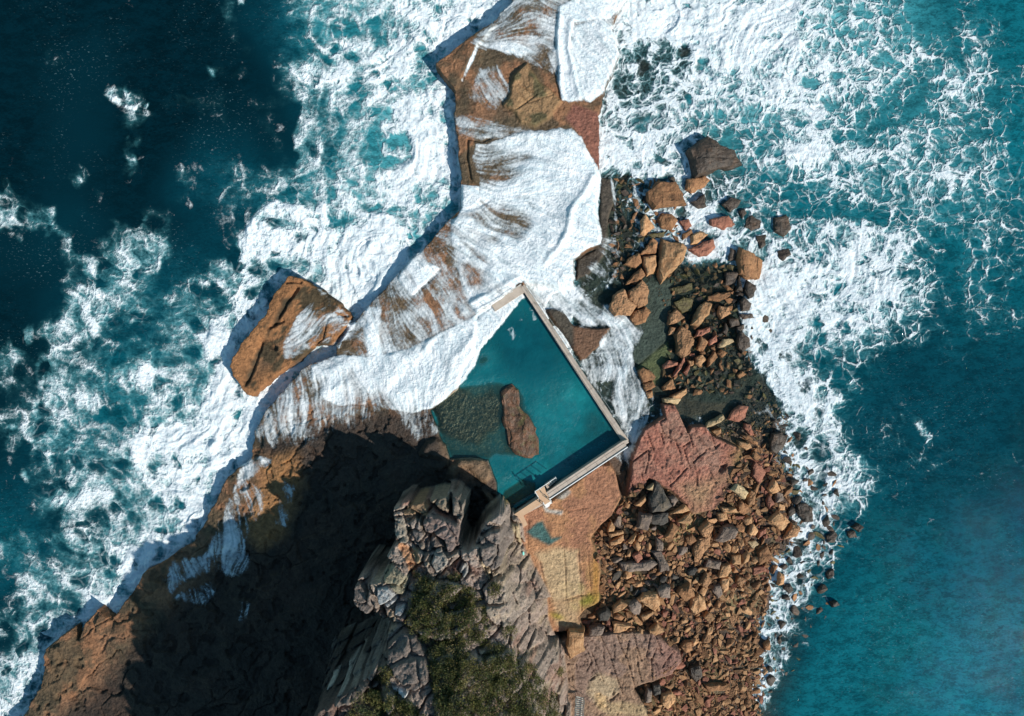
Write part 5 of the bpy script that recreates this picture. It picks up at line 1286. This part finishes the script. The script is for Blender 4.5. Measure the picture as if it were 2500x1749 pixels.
SURF = [(1870, 1000), (1960, 1060), (2010, 1120), (2060, 1220), (2080, 1300), (2040, 1380), (2020, 1500), (1960, 1560), (1940, 1640), (1880, 1700), (1850, 1690), (1890, 1580), (1910, 1480), (1900, 1400), (1930, 1300), (1930, 1180), (1900, 1080)]
NERAND = [(1600, 700), (1680, 740), (1790, 760), (1830, 830), (1800, 900), (1700, 900), (1650, 870), (1640, 800)]
LOWER = [(1600, 1650), (1680, 1600), (1720, 1660), (1800, 1640), (1850, 1660), (1850, 1760), (1600, 1760), (1560, 1700)]
ZONES = [
    (Pip([(1470, 1300), (1560, 1200), (1620, 1260), (1680, 1330), (1660, 1420), (1600, 1480), (1500, 1500), (1470, 1400)]), 34, (8, 13), {'grey': 2, 'tan': 4, 'black': 1, 'brown': 3},
     'angular stone in the grey upper-left part of the rubble bank', 'loose stones in the grey upper-left rubble', .35),
    (Pip([(1680, 1330), (1760, 1240), (1830, 1180), (1920, 1250), (1890, 1400), (1800, 1420), (1700, 1440)]), 28, (9, 14), {'tan': 5, 'brown': 4, 'red': 2, 'pitted': 2},
     'brown angular stone in the right-hand rubble beside the shore', 'loose stones in the right-hand rubble', .3),
    (Pip([(1470, 1490), (1600, 1450), (1700, 1440), (1800, 1420), (1870, 1420), (1850, 1560), (1700, 1590), (1600, 1540)]), 34, (9, 14), {'tan': 6, 'brown': 3, 'pitted': 3, 'red': 1},
     'tan stone in the densely packed lower middle rubble', 'loose stones in the lower middle rubble', .3),
    (Pip(LOWER), 18, (8, 12), {'red': 4, 'brown': 4, 'tan': 2},
     'reddish stone in the rubble at the bottom edge right of the pavement', 'loose stones at the bottom edge', .2),
    (Pip(SURF), 32, (9, 17), {'dark': 1},
     'dark wet boulder awash in the foam along the right shore', 'wet boulders awash along the right shore', -.1),
    (Pip(NERAND), 10, (6, 9), {'brown': 3, 'red': 3, 'dark': 2},
     'small brown rock wedged among the boulders beside the grey slab', 'small rocks between the big boulders', .0),
]
rr = random.Random(99)
for pip, num, (r0, r1), mats, lab, grp, _ in ZONES:
    keys = [k for k, w in mats.items() for _ in range(w)]
    done = 0; tries = 0
    while done < num and tries < 6000:
        tries += 1
        rad = r1 - (r1 - r0) * min(1, done / num * 1.2)
        x, y = pip.rand(rr)
        if not clear(x, y, rad, .78): continue
        g = ground(x, y)
        k = rr.choice(keys)
        me = rr.choice(PROTO[k])
        o = bpy.data.objects.new('boulder', me)
        s = rad * K
        z = g.z + s * .28
        if 'awash' in lab:
            z = max(g.z + s * .3, -s * rr.uniform(.15, .45))
        v = P(x, y, z)
        o.location = v
        o.scale = (s * rr.uniform(1.0, 1.35), s * rr.uniform(.85, 1.1), s * rr.uniform(.85, 1.25))
        o.rotation_euler = (rr.uniform(-.35, .35), rr.uniform(-.35, .35), rr.uniform(0, 6.28))
        COL.objects.link(o)
        tag(o, lab, 'boulder', grp)
        bk_add(x, y, rad); done += 1

# ---- the countless small stones between them: one mesh
def rubble_mesh(name, n, specs, mats):
    vs = []; fs = []; mi = []
    base = []
    for j in range(8):
        me = PROTO['tan'][j % 6]
        r = random.Random(j + 40)
        bm = bmesh.new()
        for i in range(9):
            v = Vector((r.gauss(0, 1), r.gauss(0, 1), r.gauss(0, 1))).normalized()
            bm.verts.new((v.x * 1.1, v.y * .85, v.z * .7))
        bmesh.ops.convex_hull(bm, input=bm.verts[:])
        bm.verts.ensure_lookup_table(); bm.verts.index_update()
        base.append((np.array([v.co[:] for v in bm.verts]), [[v.index for v in f.verts] for f in bm.faces])); bm.free()
    tot = 0
    for pip, cnt, r0, r1, keep in specs:
        k = 0; tries = 0
        while k < cnt and tries < cnt * 9:
            tries += 1
            x, y = pip.rand(rr)
            rad = r0 + (r1 - r0) * rr.random() ** 2
            if not clear(x, y, rad, keep): continue
            g = ground(x, y, 3)
            s = rad * K
            zz = g.z + s * .15
            if g.z < -.1: zz = max(zz, -s * rr.uniform(.1, .5)) if rad > 6 else zz
            v = P(x, y, zz)
            bv, bf = base[rr.randrange(8)]
            a = Matrix.Rotation(rr.uniform(0, 6.28), 3, 'Z') @ Matrix.Rotation(rr.uniform(-.6, .6), 3, 'X') @ Matrix.Diagonal((s * rr.uniform(.9, 1.4), s, s * rr.uniform(.7, 1.1)))
            co = bv @ np.array(a).T + np.array(v)
            vs.append(co); m_ = rr.randrange(len(mats))
            for f in bf: fs.append([i + tot for i in f]); mi.append(m_)
            tot += len(co); k += 1
            if rad > 3: bk_add(x, y, rad * .8)
    me = bpy.data.meshes.new(name)
    me.from_pydata(np.concatenate(vs).tolist(), [], fs)
    for m_ in mats: me.materials.append(MR[m_])
    me.polygons.foreach_set('material_index', mi)
    o = bpy.data.objects.new(name, me); COL.objects.link(o)
    return o
SHOREST = [(1740, 1060), (1850, 930), (1930, 1000), (1960, 1200), (1940, 1350), (1900, 1560), (1860, 1749), (1830, 1749), (1870, 1560), (1890, 1350), (1920, 1200), (1860, 1080)]
RUBP = Pip([(x, y) if not (x > 1640 and y < 1250) else (x, y) for x, y in RUBBLE])
o = rubble_mesh('rubble', 0, [(RUBP, 330, 8, 13.5, .78), (RUBP, 700, 5.5, 9, .74), (RUBP, 900, 3.5, 6, .7), (RUBP, 1800, 1.6, 3.4, .6), (Pip(NERAND), 160, 1.5, 4.5, .75), (Pip(LOWER), 350, 1.8, 5, .75)], ['tan', 'brown', 'brown', 'pitted', 'red', 'tan'])
tag(o, 'bank of small brown stones filling the gaps between the boulders', 'rubble', kind='stuff')

o = rubble_mesh('cobbles', 0, [(Pip(SURF), 60, 7, 13, .8), (Pip(SHOREST), 260, 3, 8, .7), (Pip(SHOREST), 700, 1.5, 4, .7)], ['dark', 'dark', 'brown', 'dark', 'olive'])
NEB = [(1500, 420), (1560, 440), (1640, 440), (1660, 560), (1640, 640), (1800, 650), (1840, 760), (1840, 900), (1800, 960), (1650, 960), (1610, 900), (1640, 850), (1640, 680), (1560, 680), (1500, 700), (1490, 560)]
o2 = rubble_mesh('wet_stones', 0, [(Pip(NEB), 190, 7, 13, .8), (Pip(NEB), 320, 3, 7, .75), (Pip(NEB), 400, 1.5, 3, .7)], ['brown', 'dark', 'olive', 'dark', 'brown'])
tag(o2, 'wet brown stones scattered between the boulders in the shallow lagoon', 'stones', kind='stuff')
tag(o, 'dark wet cobbles along the waterline of the right shore', 'rubble', kind='stuff')
# ------------------------------------------------------------------ pool walls, walkway, rails
def prism(bm, pts, z0, z1, bev=0.0):
    lo = [bm.verts.new((x, y, z0)) for x, y in pts]; hi = [bm.verts.new((x, y, z1)) for x, y in pts]
    n = len(pts); fs = []
    fs.append(bm.faces.new(hi)); fs.append(bm.faces.new(lo[::-1]))
    for i in range(n): fs.append(bm.faces.new((lo[i], lo[(i + 1) % n], hi[(i + 1) % n], hi[i])))
    bmesh.ops.recalc_face_normals(bm, faces=fs)
    if bev:
        es = list({e for e in fs[0].edges})
        bmesh.ops.bevel(bm, geom=es, offset=bev, segments=2, affect='EDGES')
def tube(bm, a, b, r, seg=6):
    a = Vector(a); b = Vector(b); d = b - a
    q = d.to_track_quat('Z', 'Y').to_matrix().to_4x4()
    m = Matrix.Translation((a + b) / 2) @ q
    bmesh.ops.create_cone(bm, cap_ends=True, segments=seg, radius1=r, radius2=r, depth=d.length, matrix=m)
def mk(name, bm, mat, parent=None, smooth=False):
    me = bpy.data.meshes.new(name); bm.to_mesh(me); bm.free(); me.materials.append(mat)
    if smooth: me.polygons.foreach_set('use_smooth', [True] * len(me.polygons))
    o = bpy.data.objects.new(name, me); COL.objects.link(o)
    if parent: o.parent = parent
    return o
def empty(name, loc):
    o = bpy.data.objects.new(name, None); o.location = loc; COL.objects.link(o); return o
def W2(px, z):
    return [tuple(P(x, y, z)[:2]) for x, y in px]
def strip(bm, a, b, wa, z0, z1, jit=0.0, seglen=1.45, gap=.022, bev=.015, thick=None, rnd=None):
    """row of slabs from a to b (px), width wa px to the right of the direction"""
    A = P(*a, z1); B = P(*b, z1); d = (B - A); L = d.length; d.normalize()
    nrm = Vector((d.y, -d.x, 0)) * wa * K
    k = max(1, round(L / seglen)); s = L / k
    for i in range(k):
        p = A + d * (i * s + gap / 2); q = A + d * ((i + 1) * s - gap / 2)
        dz = (rnd.uniform(-jit, jit) if rnd else 0)
        prism(bm, [tuple(p[:2]), tuple(q[:2]), tuple((q + nrm)[:2]), tuple((p + nrm)[:2])], z0, z1 + dz, bev)
rw = random.Random(3)
WZ = 1.62
# seaward wall with a walkway along its top
wall = empty('pool_wall', P(1400, 890, 0))
def child(name, bm, mat, par, label=None):
    o = mk(name, bm, mat, par)
    o.matrix_parent_inverse = Matrix.Translation(par.location).inverted()
    if label: o['label'] = label
    return o
bm = bmesh.new()
A = (1277, 696); B = (1535, 1076)
strip(bm, A, B, -0.5, -1.2, WZ - .1, seglen=60)
prism(bm, W2([(1273.5, 705), (1278, 697), (1536, 1076), (1520, 1080)], WZ), -1.2, WZ - .11)
child('retaining_wall', bm, M_CONC, wall)
bm = bmesh.new(); strip(bm, (1271, 701), (1522, 1078), -12, WZ - .1, WZ, .006, 2.6, rnd=rw)
child('walkway_slab', bm, M_CONC, wall)
bm = bmesh.new()
d = (P(1536, 1076, 0) - P(1278, 697, 0)).normalized()
for zz, off in ((WZ + .45, 15), (WZ + .95, 15)):
    n_ = Vector((-d.y, d.x, 0)) * (-1)
    a = P(1271, 700, zz) + Vector((-d.y, d.x, 0)) * .78; b_ = P(1522, 1077, zz) + Vector((-d.y, d.x, 0)) * .78
    tube(bm, a, b_, .022)
L = (b_ - a).length
for i in range(13):
    p = a + d * (L * i / 12); tube(bm, (p.x, p.y, WZ - .3), (p.x, p.y, WZ + .98), .028)
child('handrail', bm, M_STEEL, wall, 'thin grey post and cable railing along the outer edge')
tag(wall, 'long straight concrete pool wall with walkway on the side of the white channel', 'pool wall')

# landward wall with slab walkway, landing and white rails
walk = empty('pool_walkway', P(1420, 1150, 0))
Z2 = 2.45
bm = bmesh.new()
prism(bm, W2([(1519, 1079), (1334, 1203), (1341, 1216), (1536, 1081), (1532, 1074)], Z2), -1.0, Z2 - .13)
prism(bm, W2([(1314, 1216), (1246, 1263), (1254, 1272), (1345, 1224), (1336, 1203)], Z2), -.6, Z2 - .13)
child('retaining_wall', bm, M_CONC, walk)
bm = bmesh.new(); strip(bm, (1333, 1203), (1521, 1077), 5.0, Z2 - .12, Z2 - .02, .004, rnd=rw)
strip(bm, (1336.2, 1207.6), (1524.5, 1081.5), 10.5, Z2 - .12, Z2 - .01, .006, rnd=rw)
child('walkway_slab', bm, M_CONC, walk)
bm = bmesh.new(); strip(bm, (1342.5, 1217.5), (1532, 1091), 2.2, Z2 - .05, Z2 + .12, 0, 4.4, .01)
child('edge_kerb', bm, M_WHITE, walk)
bm = bmesh.new()
prism(bm, W2([(1306.5, 1201.5), (1329, 1187.5), (1333, 1201.5), (1341, 1216), (1345, 1223.5), (1329, 1233.5), (1325, 1226), (1315, 1216)], Z2), Z2 - .13, Z2 - .005, .015)
child('landing', bm, M_CONC2, walk)
bm = bmesh.new()
prism(bm, W2([(1314.5, 1217), (1245, 1263), (1253, 1271), (1269, 1293), (1288, 1282), (1278, 1260), (1324, 1228.5)], Z2), Z2 - .4, Z2 - .012, .015)
child('ramp_slab', bm, M_CONC2, walk)
bm = bmesh.new()
pa = [P(1357, 1166, Z2 + .3), P(1306, 1201, Z2 + 1.0), P(1315, 1216, Z2 + 1.0)]
q = [P(1357, 1166, 1.0), P(1306, 1201, Z2), P(1315, 1216, Z2)]
def rail(bm, pts, zs, base, r=.045):
    for z_ in zs:
        for a, b_ in zip(pts, pts[1:]): tube(bm, (*P(*a, base + z_)[:2], base + z_), (*P(*b_, base + z_)[:2], base + z_), r)
    for a, b_ in zip(pts, pts[1:]):
        k = max(1, int(math.hypot(b_[0] - a[0], b_[1] - a[1]) / 12))
        for i in range(k + 1):
            t_ = i / k; p = P(a[0] + (b_[0] - a[0]) * t_, a[1] + (b_[1] - a[1]) * t_, base)
            tube(bm, (p.x, p.y, base - .5), (p.x, p.y, base + zs[-1]), r)
rail(bm, [(1306, 1200.5), (1314.5, 1214.5)], (.5, 1.0), Z2)
rail(bm, [(1357, 1166), (1331, 1184), (1306, 1200.5)], (.6,), Z2)
rail(bm, [(1341, 1217), (1346, 1224.5)], (.5, 1.0), Z2)
rail(bm, [(1326, 1227), (1330, 1235)], (.5, 1.0), Z2)
child('handrail', bm, M_WHITE, walk, 'white tubular rail round the entry steps')
bm = bmesh.new()
for i in range(5):
    a0 = (1331 + i * 5.2, 1186 - i * 3.6)
    prism(bm, W2([(a0[0], a0[1]), (a0[0] + 4.8, a0[1] - 3.3), (a0[0] + 10.3, a0[1] + 5.0), (a0[0] + 5.5, a0[1] + 8.5)], Z2), Z2 - 1.6, Z2 - .25 - i * .22)
child('entry_step', bm, M_CONC, walk)
bm = bmesh.new()
for i in range(4):
    t0 = i / 4
    prism(bm, W2([(1329 + i * 1.9, 1234 + i * 2.6), (1345 + i * 1.9, 1224 + i * 2.6), (1346.6 + i * 1.9, 1226.3 + i * 2.6), (1330.6 + i * 1.9, 1236.3 + i * 2.6)], Z2), Z2 - .6, Z2 - .06 - i * .05)
child('threshold_step', bm, M_WHITE, walk)
tag(walk, 'salmon concrete walkway of jointed slabs along the landward end of the pool', 'walkway')

# sunken wall on the foam side, its corner clear of the wash
w3 = empty('pool_wall', P(1220, 735, 0))
bm = bmesh.new()
A = P(1272, 696, 1.35); B = P(1198, 744, 1.35); d = (B - A).normalized(); n_ = Vector((-d.y, d.x, 0))
prism(bm, [tuple(A[:2]), tuple(B[:2]), tuple((B + n_ * 1.0)[:2]), tuple((A + n_ * 1.0)[:2])], -1.2, 1.56, .03)
child('retaining_wall', bm, M_CONC, w3)
bm = bmesh.new()
for zz in (2.0, 2.5): tube(bm, (A.x, A.y, zz), ((A + d * 6.2).x, (A + d * 6.2).y, zz), .022)
for i in range(6):
    p = A + d * (6.2 * i / 5); tube(bm, (p.x, p.y, 1.3), (p.x, p.y, 2.52), .028)
child('handrail', bm, M_STEEL, w3, 'short grey railing casting a shadow on the foam')
tag(w3, 'pale concrete pool wall half buried in white foam at the top corner', 'pool wall')

# ------------------------------------------------------------------ stairs down from the headland
st = empty('staircase', P(1413, 1725, 3.4))
SZ = [(1414, 1703), (1404, 1780)]
def stp(i, n=14):
    t_ = i / n
    z = 2.9 + 2.4 * t_
    return P(1415 - 4.5 * t_, 1702 + 74 * t_, z)
for i in range(14):
    p = stp(i); q = stp(i + 1); d = (q - p); d.z = 0; d.normalize(); n_ = Vector((d.y, -d.x, 0))
    w_ = n_ * .43
    bm = bmesh.new()
    e = p + d * .185
    prism(bm, [tuple((p + w_)[:2]), tuple((p - w_)[:2]), tuple((e - w_)[:2]), tuple((e + w_)[:2])], p.z - .05, p.z, .006)
    child('tread', bm, M_TREAD, st)
for sgn in (1, -1):
    bm = bmesh.new()
    p = stp(-.4); q = stp(14.4); d = (q - p).normalized(); n_ = Vector((d.y, -d.x, 0)).normalized() * .46 * sgn
    for z_ in (0.02, .98): tube(bm, p + n_ + Vector((0, 0, z_)), q + n_ + Vector((0, 0, z_)), .04)
    for k in range(5):
        a = p.lerp(q, k / 4) + n_; tube(bm, a - Vector((0, 0, .6)), a + Vector((0, 0, 1.0)), .035)
    child('handrail', bm, M_STEEL, st)
tag(st, 'pale timber staircase climbing from the rock pavement at the bottom edge', 'stairs')

# mint-green bundle left on the rock below the headland
b0 = ground(1277.6, 1351)
bm = bmesh.new()
bmesh.ops.create_cube(bm, size=1, matrix=Matrix.Diagonal((.22, .46, .2, 1)))
bmesh.ops.bevel(bm, geom=bm.edges[:], offset=.07, segments=3, affect='EDGES')
bmesh.ops.subdivide_edges(bm, edges=bm.edges[:], cuts=1, use_grid_fill=True)
for v in bm.verts: v.co += Vector(mnoise.noise_vector(v.co * 6)) * .02
o = mk('bag', bm, M_MINT); o.location = b0 + Vector((0, 0, .1)); o.rotation_euler = (0, .1, .05)
tag(o, 'small bright mint-green bundle lying on the headland rock', 'bag')

# ------------------------------------------------------------------ heath on the headland
def foliage(name, pts, leaf, parent=None, per=26, seed=0):
    """pts: list of (centre, radius, height); many small leaf blades through every clump's volume"""
    r_ = np.random.default_rng(seed)
    N = sum(int(per * (rad / .4) ** 2) for _, rad, _ in pts)
    cen = np.empty((N, 3), np.float32); tint = np.empty((N, 3), np.float32); k = 0
    pal = np.array([(.10, .105, .038), (.135, .125, .045), (.075, .085, .04), (.19, .16, .06), (.06, .072, .038), (.22, .18, .085)], np.float32)
    for c, rad, hh_ in pts:
        n = int(per * (rad / .4) ** 2)
        u = r_.normal(size=(n, 3)); u /= np.linalg.norm(u, axis=1)[:, None]
        rr_ = r_.random(n) ** .45
        cen[k:k + n] = np.array(c) + u * rr_[:, None] * np.array((rad, rad, hh_))
        base = pal[r_.choice(6, p=[.28, .22, .2, .12, .12, .06])]
        tint[k:k + n] = base * (.7 + .6 * r_.random((n, 1))) * (.92 + .16 * r_.random((n, 3)))
        k += n
    a1 = r_.normal(size=(N, 3)); a1 /= np.linalg.norm(a1, axis=1)[:, None]
    a2 = np.cross(a1, r_.normal(size=(N, 3))); a2 /= np.linalg.norm(a2, axis=1)[:, None]
    s = leaf * (.6 + .8 * r_.random((N, 1)))
    co = np.stack([cen - a1 * s, cen + a2 * s * .42, cen + a1 * s, cen - a2 * s * .42], 1).reshape(-1, 3)
    me = bpy.data.meshes.new(name)
    me.vertices.add(4 * N); me.vertices.foreach_set('co', co.astype(np.float32).ravel())
    me.loops.add(4 * N); me.loops.foreach_set('vertex_index', np.arange(4 * N, dtype=np.int32))
    me.polygons.add(N); me.polygons.foreach_set('loop_start', np.arange(0, 4 * N, 4, dtype=np.int32))
    me.update(calc_edges=True)
    at = me.attributes.new('col', 'FLOAT_COLOR', 'POINT')
    c4 = np.concatenate([np.repeat(tint, 4, 0), np.ones((4 * N, 1), np.float32)], 1)
    at.data.foreach_set('color', c4.astype(np.float32).ravel())
    me.materials.append(M_LEAF)
    o = bpy.data.objects.new(name, me); COL.objects.link(o)
    if parent: o.parent = parent
    return o
SCRUB = [Pip([(1012, 1400), (1060, 1420), (1100, 1432), (1150, 1432), (1180, 1470), (1195, 1530), (1185, 1570), (1240, 1580), (1285, 1600), (1320, 1660), (1350, 1700), (1375, 1760), (1068, 1760), (1060, 1690), (1045, 1640), (1055, 1600), (1030, 1560), (985, 1535), (1000, 1480), (1015, 1440)]),
         Pip([(850, 1760), (870, 1700), (905, 1675), (960, 1690), (1000, 1715), (1040, 1760)])]
rs = random.Random(5)
pts = []
for pip, n in ((SCRUB[0], 1500), (SCRUB[1], 240)):
    for i in range(n):
        x, y = pip.rand(rs)
        g = ground(x, y, 8)
        lump_ = vnoise(np.array([x / 16.]), np.array([y / 16.]), 5)[0]
        if lump_ < .2 and rs.random() < .5: continue
        rad = rs.uniform(.28, .62)
        z = g.z + .05 + lump_ * .6 + rs.uniform(0, .2)
        pts.append((P(x, y, z), rad, rad * .75))
o = foliage('heath', pts, .085, per=34, seed=4)
tag(o, 'thick olive-green coastal heath covering the top of the headland', 'heath', kind='stuff')
for x, y, r_, n, lab in [(1207, 1440, 17, 26, 'isolated dark green bush on the bare rock right of the heath'), (937, 1650, 24, 40, 'round bush in a rock hollow left of the large dome rock'),
                         (1243, 1545, 20, 26, 'dark bush growing under the shadowed boulder on the headland slope'), (1366, 1640, 13, 16, 'small scrubby bush at the lower right edge of the heath'),
                         (1110, 1415, 14, 16, 'small bush at the seaward tip of the heath')]:
    g = ground(x, y, 8)
    root = empty('shrub', g)
    cl = []
    for i in range(n):
        a = rs.uniform(0, 6.28); q = r_ * math.sqrt(rs.random())
        px, py = x + q * math.cos(a) * .9, y + q * math.sin(a)
        gz = ground(px, py, 6).z
        hh_ = (1 - (q / r_) ** 2) * .7
        v = P(px, py, gz + .15 + hh_ * rs.uniform(.5, 1)); cl.append((v, rs.uniform(.25, .45), .3))
    f_ = foliage('foliage', cl, .08, root, 34, int(x))
    f_.matrix_parent_inverse = Matrix.Translation(root.location).inverted()
    bm = bmesh.new()
    for i in range(6):
        a = rs.uniform(0, 6.28); e = g + Vector((math.cos(a) * .5, math.sin(a) * .5, .6))
        tube(bm, g - Vector((0, 0, .2)), e, .03, 5)
    s_ = mk('stem', bm, MR['dark'], root); s_.matrix_parent_inverse = Matrix.Translation(root.location).inverted()
    tag(root, lab, 'shrub')
